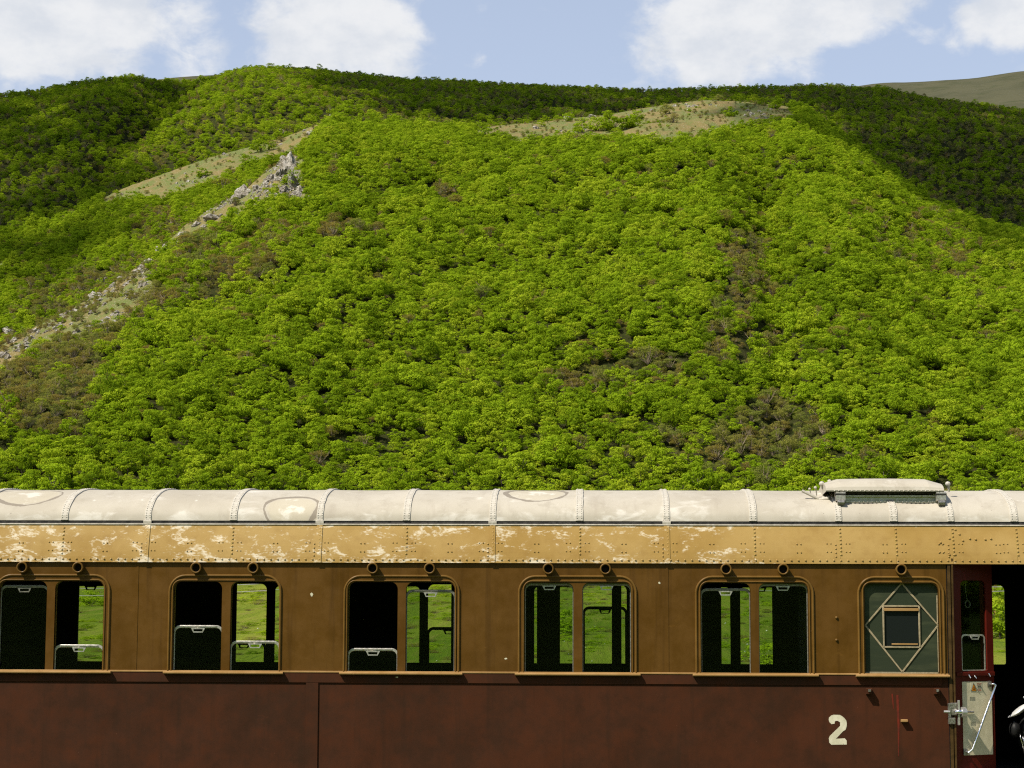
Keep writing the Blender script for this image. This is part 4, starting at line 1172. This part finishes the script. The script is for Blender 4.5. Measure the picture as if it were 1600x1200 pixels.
# red lead runs
for (u, v0, v1, w) in ((1402, 1086, 1182, .012), (1394, 1084, 1108, .008)):
    a = at(u, v0, WY); b = at(u + 2, v1, WY)
    pts = [(a.x - w, a.z), (a.x + w, a.z), (a.x + w * 1.2 + .004, a.z * .5 + b.z * .5), (b.x + w * .25, b.z), (b.x - w * .25, b.z), (a.x - w * .5 + .004, a.z * .5 + b.z * .5)]
    P(plate('paint_run', pts, [], WY + .0022, .001, M_RUST))
# the class figure 2
def N2(px, py): q = at(1280 + px / 7.273, 1060 + py / 7.273, WY); return (q.x, q.z)
two = [(108, 470), (112, 445), (135, 422), (165, 413), (235, 415), (262, 430), (290, 455), (308, 480), (314, 510), (313, 540), (305, 570), (298, 585), (272, 600), (190, 686), (290, 681), (312, 705), (314, 752), (138, 754), (115, 730), (110, 680), (120, 655), (238, 540), (238, 500), (215, 484), (190, 482), (178, 490), (175, 515), (140, 520), (118, 500)]
P(plate('number_two', [N2(*p) for p in two], [], WY + .0015, .002, M_NUM), label='cream painted figure 2')

# ---- door opening and jambs
JT = Z(875, 1540)
jw = [(JX0 - .045, JX0 - .037, WY + .002), (JX0 - .037, JX0 - .006, WY - .018), (JX0 - .006, JX0 + .003, WY + .004), (JX0 + .003, JX0 + .022, WY - .026)]
for k, (a, b, y) in enumerate(jw):
    P(MB().box(a + .001, b - .001, y, WY + .12, LZ, JT + .005 * k, .004).build('door_jamb' if k % 2 else 'gap_shade_strip', M_JAMB if k % 2 else M_BLACK))  # black strips have the shade of the open jamb gaps put into their colour
P(MB().box(X(1622), X(1634), WY - .02, WY + .12, LZ, JT).build('door_jamb', M_TRIM))
P(MB().box(JX0 + .024, X(1622), WY + .03, WY + .10, JT + .012, Z_BAND0 + .04).build('door_head', M_DARK))
# door leaf, hinged at the left jamb and standing open inwards
HX, HY = JX0 + .026, WY + .03
TH = math.radians(28)
door = empty('door', (HX, HY - WY, 0)); door.parent = car; door.rotation_euler = (0, 0, TH); door['label'] = 'dark red entrance door standing open inwards'
ex, ey = math.cos(TH), math.sin(TH)
def dl(u, v):
    d = ray(u, v); nrm = Vector((-ey, ex, 0)); h0 = Vector((HX, HY, 0))
    t = (h0 - C0).dot(nrm) / d.dot(nrm); p = C0 + d * t
    return ((p.x - HX) * ex + (p.y - HY) * ey, p.z)
DW = dl(1552, 1000)[0]
wl, wr = dl(1502, 970)[0], dl(1541, 970)[0]
wzt, wzb = dl(1520, 907)[1], dl(1520, 1048)[1]
plate('door_leaf', rrect(0, DW, LZ, dl(1520, 876)[1], .01), [rrect(wl, wr, wzb, wzt, .05, .02)], 0, .038, M_DOOR, door, bevel=.003)
plate('pane', rrect(wl - .01, wr + .01, wzb - .01, wzt + .01, .05, .02), [], .018, .004, M_GLASS, door)
sz = dl(1520, 991)[1]
plate('sash_frame', rrect(wl, wr - .01, wzb, sz, .05, .01), [rrect(wl + .014, wr - .024, wzb + .01, sz - .016, .04, .01)], .012, .008, M_ALU, door)
handle(door, (wl + wr) / 2 + .01, sz - .016, M_ALU, .008, .85)
MB().box(0.01, DW - .005, -.02, 0, dl(1520, 1056)[1], dl(1520, 1050)[1], .004).build('door_ledge', M_DOOR, door)
pl, pr_ = dl(1504, 1120)[0], dl(1550, 1120)[0]; pzt, pzb = dl(1515, 1065)[1], dl(1515, 1180)[1]
plate('kick_panel', rrect(pl, pr_, pzb, pzt, .008), [], -.006, .006, M_PANELW, door, bevel=.001)
a_ = dl(1550, 1070); b_ = dl(1514, 1170)
MB().tube([(a_[0] - .04, -.008, a_[1] + .005), (a_[0] - .012, -.05, a_[1] + .012), (a_[0], -.06, a_[1])] + [(a_[0] + (b_[0] - a_[0]) * k / 4, -.06, a_[1] + (b_[1] - a_[1]) * k / 4) for k in range(1, 5)] + [(b_[0] - .03, -.04, b_[1] - .035), (b_[0] - .05, -.008, b_[1] - .03)], .0125, 10).build('grab_rail', M_CHROME, door, smooth=True)
for q in ((a_[0] - .045, a_[1] + .01), (b_[0] - .055, b_[1] - .03)):
    MB().box(q[0] - .022, q[0] + .022, -.016, -.006, q[1] - .03, q[1] + .03, .003).build('rail_foot', M_LOCK, door)
# lock: keeper on the jamb, disc and spindle
q = dl(1501, 1112)
kp = at(1490, 1112, WY - .03)
P(MB().box(kp.x - .055, kp.x + .012, WY - .05, WY - .005, kp.z - .125, kp.z - .06, .006).box(kp.x - .055, kp.x - .03, WY - .05, WY - .005, kp.z - .058, kp.z + .085, .006).box(kp.x - .028, kp.x + .03, WY - .045, WY - .012, kp.z - .035, kp.z + .09, .006).build('lock_keeper', M_LOCK))
P(MB().tube([(kp.x - .10, WY - .045, kp.z), (kp.x - .04, WY - .045, kp.z)], .014, 8).build('keeper_pin', M_ALU))
lk = at(1497, 1112, WY - .06)
P(MB().box(lk.x - .002, lk.x + .016, WY - .075, WY - .03, lk.z - .135, lk.z + .115, .004).build('lock_plate', M_ALU))
P(MB().tube([(lk.x - .035, WY - .08, lk.z), (lk.x + .03, WY - .08, lk.z), (lk.x + .04, WY - .08, lk.z)], [.022, .026, .020], 10).build('lock_knob', M_CHROME, smooth=True))
mbk = MB(); mbk.tube([(lk.x + .025, WY - .06, lk.z - .005), (lk.x + .075, WY - .045, lk.z - .005)], [.052, .052], 16); P(mbk.build('lock_barrel', M_ALU, smooth=False))
MB().tube([(q[0] + .05, -.02, q[1]), (q[0] + .15, -.02, q[1] - .004)], [.008, .010], 8).build('latch_bolt', M_LOCK, door)
for (u, v) in ((1513, 1057), (1522, 1058), (1544, 1055)):
    w = dl(u, v); MB().tube([(w[0] - .02, -.03, w[1] + .02), (w[0], -.035, w[1] - .012)], .006, 6).build('door_pull', M_CHROME, door)
hr = dl(1525, 944)
MB().tube([(hr[0] + .035 * math.cos(k * PI / 6), .14, hr[1] + .035 * math.sin(k * PI / 6)) for k in range(13)], .008, 6).build('hanging_grip', M_LOCK, door)
MB().tube([(hr[0] - .02, .14, hr[1] + .26), (hr[0] - .018, .14, hr[1] + .12), (hr[0], .14, hr[1] + .035)], .004, 5).build('grip_cord', M_LOCK, door)
# warning sign and small print
w0 = dl(1521, 1073)
def D2(u, v): return dl(u, v)
plate('warning_sticker', [D2(1516, 1066), D2(1534, 1066), D2(1534, 1081), D2(1516, 1081)], [], -.0075, .001, M_STICK, door)
plate('warning_triangle_edge', [D2(1520.8, 1066.8), D2(1525.5, 1080), D2(1516.5, 1080)], [], -.0085, .0008, M_INK, door)
plate('warning_triangle', [D2(1520.8, 1068.8), D2(1524.2, 1079.2), D2(1517.6, 1079.2)], [], -.0095, .0008, M_WARN, door)
plate('warning_symbol', [D2(1520.9, 1072), D2(1521.8, 1074.5), D2(1521.3, 1075), D2(1522.2, 1077.5), D2(1519.8, 1077.5), D2(1520.6, 1075), D2(1520.1, 1074.3)], [], -.0102, .0006, M_INK, door)
for k in range(6):
    v = 1067.5 + 2.2 * k; a = 1525.5 + (k > 1) * 1.2
    tb = MB(); u = a; rr = random.Random(k)
    while u < 1532.5:
        wd = rr.uniform(.7, 2.0); p0 = D2(u, v); p1 = D2(min(u + wd, 1533), v + 1.0)
        tb.box(p0[0], p1[0], -.0088, -.0078, p1[1], p0[1]); u += wd + .5
    tb.build('printed_line', M_INKR if k in (0, 1, 4, 5) else M_INK, door, kind='stuff')
for (u, v) in ((1519, 1091), (1520, 1130)):
    tb = MB()
    for r_ in range(3):
        for c_ in range(4):
            p0 = D2(u - 4 + c_ * 2.1, v - 2 + r_ * 2); p1 = D2(u - 4 + c_ * 2.1 + 1.4, v - 2 + r_ * 2 + 1.1); tb.box(p0[0], p1[0], -.0075, -.0062, p1[1], p0[1])
    tb.build('small_plate', M_FADE, door, kind='stuff')

# ---- interior: floor, ceiling, corridor screen, far wall, vestibule
YF = WY + WID
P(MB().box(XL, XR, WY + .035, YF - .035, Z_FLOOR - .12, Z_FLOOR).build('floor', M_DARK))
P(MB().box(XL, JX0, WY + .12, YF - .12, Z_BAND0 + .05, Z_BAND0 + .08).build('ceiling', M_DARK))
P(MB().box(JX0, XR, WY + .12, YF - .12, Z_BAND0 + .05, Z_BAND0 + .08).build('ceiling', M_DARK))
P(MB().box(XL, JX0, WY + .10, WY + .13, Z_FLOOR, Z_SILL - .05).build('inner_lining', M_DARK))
# far wall with its windows
far = []
for (x0, x1, ps) in allw[:-1]:
    far.append([(c, d) for c, d in ps])
fz1, fz0 = Z(913.5, 800, YF), Z(1036, 800, YF)
fh = [rrect(c - .004, d + .004, fz0, fz1, .07, .02) for ps in far for c, d in ps]
dw0, dw1 = at(1545, 970, YF).x, at(1570, 970, YF).x
fh.append(rrect(dw0, dw1, at(1560, 1038, YF).z, at(1560, 914, YF).z, .07, .02))
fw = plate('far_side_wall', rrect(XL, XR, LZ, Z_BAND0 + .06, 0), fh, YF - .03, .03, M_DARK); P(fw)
def farsash(ps, v):
    c, d = ps; z = Z(v, 800, YF); z = min(z, fz1 + .01)
    xa, xb = c - .01, d + .01
    o = plate('far_sash', rrect(xa, xb, fz0 - .3, z, .075, .02), [rrect(xa + .026, xb - .026, fz0 - .2, z - .036, .05, .01)], YF - .052, .02, M_DARK); P(o)
    xc = (c + d) / 2
    h = plate('far_handle', [(xc - .05, z - .085), (xc + .05, z - .085), (xc + .075, z - .034), (xc - .075, z - .034)], [[(xc - .038, z - .075), (xc + .038, z - .075), (xc + .045, z - .048), (xc - .045, z - .048)]], YF - .06, .012, M_DARK, o)
    plate('pane', rrect(xa + .02, xb - .02, fz0 - .2, z - .03, .05, .01), [], YF - .044, .004, M_GLASS, o)
ne = len(extra)
FS = {(0, 0): 913, (0, 1): 905, (1, 0): 1003, (1, 1): 905, (2, 0): 905, (2, 1): 980, (3, 0): 905, (3, 1): 947, (4, 0): 905, (4, 1): 905}
for (gk, k), v in FS.items():
    farsash(far[gk + ne][k], v)
# corridor screen: posts at the pitch of the bays
YS = WY + 1.92
def scr(u0, u1, name='screen_post'):
    a = at(u0, 980, YS).x; b = at(u1, 980, YS).x
    P(MB().box(a, b, YS - .02, YS + .02, Z_FLOOR, Z_BAND0 + .05).build(name, M_DARK))
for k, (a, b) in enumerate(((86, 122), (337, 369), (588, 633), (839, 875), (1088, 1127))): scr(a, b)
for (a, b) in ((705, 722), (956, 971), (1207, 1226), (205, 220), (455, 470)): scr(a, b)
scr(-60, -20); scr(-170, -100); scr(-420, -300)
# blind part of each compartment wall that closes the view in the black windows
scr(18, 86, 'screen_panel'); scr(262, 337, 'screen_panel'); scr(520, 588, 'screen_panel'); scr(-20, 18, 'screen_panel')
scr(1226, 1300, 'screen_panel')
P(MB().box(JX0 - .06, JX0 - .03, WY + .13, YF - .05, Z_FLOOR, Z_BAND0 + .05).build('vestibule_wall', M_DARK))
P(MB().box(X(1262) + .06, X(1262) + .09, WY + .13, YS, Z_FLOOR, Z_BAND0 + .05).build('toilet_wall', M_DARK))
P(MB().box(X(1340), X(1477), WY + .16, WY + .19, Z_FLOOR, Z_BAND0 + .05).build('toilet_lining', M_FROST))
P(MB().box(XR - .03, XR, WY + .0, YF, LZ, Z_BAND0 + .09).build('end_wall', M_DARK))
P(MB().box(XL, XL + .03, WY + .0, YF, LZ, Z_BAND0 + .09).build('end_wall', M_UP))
P(MB().box(JX0 + .03, X(1622), WY + .02, WY + .10, Z_FLOOR - .01, Z_FLOOR + .012, .004).build('door_sill', M_ALU))
# gable ends of the roof
for xx in (XL, XR):
    pts = [rpt(k / NT) for k in range(2 * NT + 1)]; mbb = MB(); vs = [(xx, y, z) for y, z in pts] + [(xx, YF, Z_BAND0), (xx, WY, Z_BAND0)]
    mbb.add(vs, [tuple(range(len(vs)))]); P(mbb.build('roof_end', M_UP))
# benches in two compartments
for xc in (X(220), X(495), X(770), X(1045)):
    P(MB().box(xc - .28, xc + .28, WY + .2, YS - .1, Z_FLOOR + .1, Z_FLOOR + .45, .03).box(xc - .05, xc + .05, WY + .2, YS - .1, Z_FLOOR + .45, Z_FLOOR + 1.05, .02).build('bench', M_DARK))
# underframe, wheels, track
P(MB().box(XL, XR, WY + .15, YF - .15, .78, LZ + .02).build('underframe', M_BLACK))
for xb in (XL + 2.2, XR - 1.6):
    for dx in (-1.1, 1.1):
        for y in (YC - .72, YC + .72):
            P(MB().tube([(xb + dx, y - .06, .45), (xb + dx, y + .06, .45)], .45, 24).build('wheel', M_STEEL))
    P(MB().box(xb - 1.5, xb + 1.5, YC - .95, YC + .95, .42, .78, .05).build('bogie_frame', M_BLACK))
for y in (YC - .72, YC + .72): MB().box(-60, 60, y - .035, y + .035, -.15, 0, .01).build('rail', M_STEEL, label='steel rail under the carriage, ' + ('nearer one' if y < YC else 'farther one'), cat='rail')
mbb = MB(); mbb.add([(-60, YC - 3, -.38), (60, YC - 3, -.38), (60, YC - 1.8, -.1), (-60, YC - 1.8, -.1), (60, YC + 1.8, -.1), (-60, YC + 1.8, -.1), (60, YC + 3, -.38), (-60, YC + 3, -.38)], [(0, 1, 2, 3), (3, 2, 4, 5), (5, 4, 6, 7)])
mbb.build('ballast_bed', M_BALLAST, kind='structure')

# ---- dark machine with chrome parts standing in the vestibule (only its left side is in the picture)
mc = empty('motor_scooter', (X(1600, 1150, WY + .38), WY + .38, Z_FLOOR), label='black machine with a shiny curved chrome cowl standing inside the open carriage door', cat='scooter')
def ML(u, v, y): q = at(u, v, WY + .38 + y); return Vector((q.x, q.y, q.z)) - Vector(mc.location)
cow = MB()
nst = 9
A_, B_, C_ = ML(1575.5, 1121, 0), ML(1586, 1107, -.05), ML(1603, 1099, -.02)
A2, B2, C2 = ML(1575.5, 1121, 0), ML(1592, 1121, -.10), ML(1606, 1104, -.06)
A3 = ML(1575.5, 1121.5, .02); B3 = ML(1590, 1121, .05); C3 = ML(1606, 1104, .05)
vs = []
def bez(a, b, c, t): return a * (1 - t) ** 2 + b * 2 * t * (1 - t) + c * t * t
for i in range(nst):
    t = i / (nst - 1)
    u_, l_, b_2 = bez(A_, B_ + (B_ - A_) * .2, C_, t), bez(A2, B2, C2, t), bez(A3, B3, C3, t)
    for s in range(7):
        f = s / 6; m_ = u_.lerp(l_, f); m_.y -= .05 * math.sin(PI * f) * math.sin(PI * (t * .8 + .1)); vs.append(m_)
    for s in range(1, 6):
        f = s / 6; vs.append(l_.lerp(u_, f) + Vector((0, .06 * math.sin(PI * f), 0)))
nr = 12
cow.add(vs, [(i * nr + k, i * nr + (k + 1) % nr, (i + 1) * nr + (k + 1) % nr, (i + 1) * nr + k) for i in range(nst - 1) for k in range(nr)] + [tuple(range(nr)), tuple((nst - 1) * nr + k for k in range(nr))[::-1]])
cow.build('cowl', M_COWL, mc, smooth=True)
def ell(name, u, v, y, rx, ry, rz, m):
    c = ML(u, v, y); mb_ = MB(); n1, n2 = 18, 10
    mb_.add([(c.x + rx * math.sin(PI * j / n2) * math.cos(2 * PI * i / n1), c.y + ry * math.sin(PI * j / n2) * math.sin(2 * PI * i / n1), c.z + rz * math.cos(PI * j / n2)) for j in range(n2 + 1) for i in range(n1)],
            [(j * n1 + i, j * n1 + (i + 1) % n1, (j + 1) * n1 + (i + 1) % n1, (j + 1) * n1 + i) for j in range(n2) for i in range(n1)])
    return mb_.build(name, m, mc, smooth=True)
ell('headlamp_shell', 1586, 1140, .02, .062, .07, .085, M_BLACK)
ell('front_shield', 1606, 1150, .10, .11, .10, .20, M_BLACK)
MB().tube([ML(1597, 1090.5, -.02), ML(1601, 1089, -.03), ML(1610, 1092, -.02)], [.006, .010, .008], 8).build('mirror_rim', M_CHROME, mc, smooth=True)
MB().tube([ML(1594, 1147, -.11), ML(1595, 1155, -.12), ML(1598, 1163, -.11), ML(1601, 1180, -.1)], .006, 6).build('cable', M_CHROME, mc, smooth=True)
MB().tube([ML(1598, 1150, -.11), ML(1600, 1160, -.12), ML(1606, 1172, -.1)], .005, 6).build('cable', M_CHROME, mc, smooth=True)
MB().tube([ML(1612, 1180, 0), ML(1608, 1210, 0)], .03, 8).build('fork', M_BLACK, mc)
cw = ML(1640, 1225, 0); wz = Vector(cw)
t_ = MB(); n1, n2 = 28, 8; R1, R2 = .22, .05
wz.z = R1 + R2
t_.add([(wz.x + (R1 + R2 * math.cos(2 * PI * j / n2)) * math.cos(2 * PI * i / n1), wz.y + R2 * math.sin(2 * PI * j / n2), wz.z + (R1 + R2 * math.cos(2 * PI * j / n2)) * math.sin(2 * PI * i / n1)) for i in range(n1) for j in range(n2)],
       [(i * n2 + j, i * n2 + (j + 1) % n2, ((i + 1) % n1) * n2 + (j + 1) % n2, ((i + 1) % n1) * n2 + j) for i in range(n1) for j in range(n2)])
t_.build('wheel', M_BLACK, mc, smooth=True)

# ================================================================== the meadow beyond, seen through the windows
def ground_at(x, y):
    h = BV.ray_cast(Vector((x, y, 900)), Vector((0, 0, -1))); return h[0]
def through(u, d):
    A = azel(u, 980)[0]; return ground_at(d * math.sin(A), d * math.cos(A))
SHR = [(950, 52, 1.25, 3, 'twiggy shrub low behind the fourth window pair'), (700, 60, 1.2, 5, 'dry brownish shrub behind the half raised sash'), (640, 70, 1.1, 7, 'greyish shrub behind the left edge of the half raised sash'),
       (1200, 90, 1.3, 1, 'small green bush seen in the fifth window pair'), (390, 64, .9, 5, 'dry shrub seen through the lowered second sash'), (140, 190, 1.3, 2, 'dark green bush on the meadow in the first open window'), (885, 130, 1.5, 2, 'lone bush on the meadow in the fourth window pair'),
       (1570, 150, 5.6, 5, 'brownish tree seen in the far door window'), (1548, 152, 6.0, 7, 'olive tree left in the far door window'), (1590, 156, 6.0, 6, 'tall brown tree right of the far door window'), (1562, 128, 3.0, 0, 'bright green bush at the foot of the trees in the door window'),
       (1540, 130, 2.8, 1, 'second bright bush at the foot of the trees in the door window'), (1610, 135, 5.5, 0, 'green tree beyond the vestibule end')]
for (u, d, ht, k, lab) in SHR:
    p = through(u, d)
    if p is None: continue
    t = Tr(); t.p = Vector(p) - Vector((0, 0, .05)); t.k = k; t.r = rnd.uniform(0, 6); s = ht / 5.6; t.s = (s * 1.15, s * 1.15, s) if ht > 2 else (s * 1.9, s * 1.9, s * 1.2)
    t.p.z -= (.12 if ht > 2 else .3) * ht
    make_tree('shrub' if ht < 4 else 'tree', t, lab, 'shrub' if ht < 4 else 'tree', 'shrubs and trees on the meadow')
# two wires on poles running across the meadow
def wp(u, v, d): q = at(u, v, d); return (q.x, q.y, q.z)
for nm, dv, lab in (('overhead_wire', 0, 'lower pale overhead wire crossing the meadow behind the carriage'), ('overhead_wire', -8, 'upper pale overhead wire crossing the meadow behind the carriage')):
    pts = []
    for (u0, v0), (u1, v1), sg in (((-330, 905 + dv), (765, 888 + dv), 34), ((765, 888 + dv), (1860, 905 + dv * .4), 30)):
        for k in range(13):
            f = k / 12; pts.append(wp(u0 + (u1 - u0) * f, v0 + (v1 - v0) * f + 4 * sg * f * (1 - f) * (1 if dv == 0 else .9), 60))
    MB().tube(pts, .014, 5).build(nm, M_ALU, label=lab, cat='wire', group='overhead wires')
for u, lab in ((-330, 'left wooden pole carrying the overhead wires'), (765, 'middle wooden pole behind the third window pair'), (1860, 'right wooden pole carrying the overhead wires')):
    q = wp(u, 880, 60); g0 = ground_at(q[0], q[1])
    pe = empty('utility_pole', g0, label=lab, cat='pole', group='poles of the overhead wires')
    MB().tube([(0, 0, -.3), (0, 0, q[2] - g0.z + .3)], [.13, .09], 10).build('pole', M_BARK, pe)
    MB().box(-.5, .5, -.05, .05, q[2] - g0.z - .06, q[2] - g0.z + .02).build('crossarm', M_BARK, pe)
SM = rock_mesh('stone', 95, M_STONE)
STN = [(882, 120, 1), (888, 105, 1.3), (930, 150, 1), (945, 118, .8), (915, 112, 1.2), (1133, 150, 1.6), (1167, 120, 1.5), (1163, 110, 1.2), (1169, 180, 1.7), (1171, 100, 1.2), (1198, 140, 1.2), (1202, 112, 1.2), (1193, 95, .8), (403, 150, 1), (408, 120, .8), (430, 110, .8), (683, 100, .8), (700, 95, .8), (925, 98, .8)]
WNM = {0: 'first', 1: 'second', 2: 'third', 3: 'fourth', 4: 'fifth'}
snames = {}
for (u, d, r) in STN:
    gi = min(4, int((u + 100) // 275)); mid = sum(GR[gi][2][0] + GR[gi][2][1]) / 4
    nm = 'white meadow stone seen in %s pane of %s window pair' % ('left' if u < mid else 'right', WNM[gi])
    snames.setdefault(nm, []).append((u, d, r))
for nm, lst in snames.items():
    lst.sort(key=lambda q: q[1])
    for i, (u, d, r) in enumerate(lst):
        pre = '' if len(lst) == 1 else ['lowest ', 'highest '][i] if len(lst) == 2 else ['lowest '] [0] if i == 0 else 'highest ' if i == len(lst) - 1 else ['', 'second lowest ', 'third lowest ', 'fourth lowest '][i]
        p = through(u, d)
        o = link('stone', SM, None, label=pre + nm, cat='stone', group='white stones on the meadow')
        s = r * d / 3150 * 1.5; o.location = p; o.scale = (s, s, s * .8); o.rotation_euler = (0, 0, rnd.uniform(0, 6))
print('DONE')
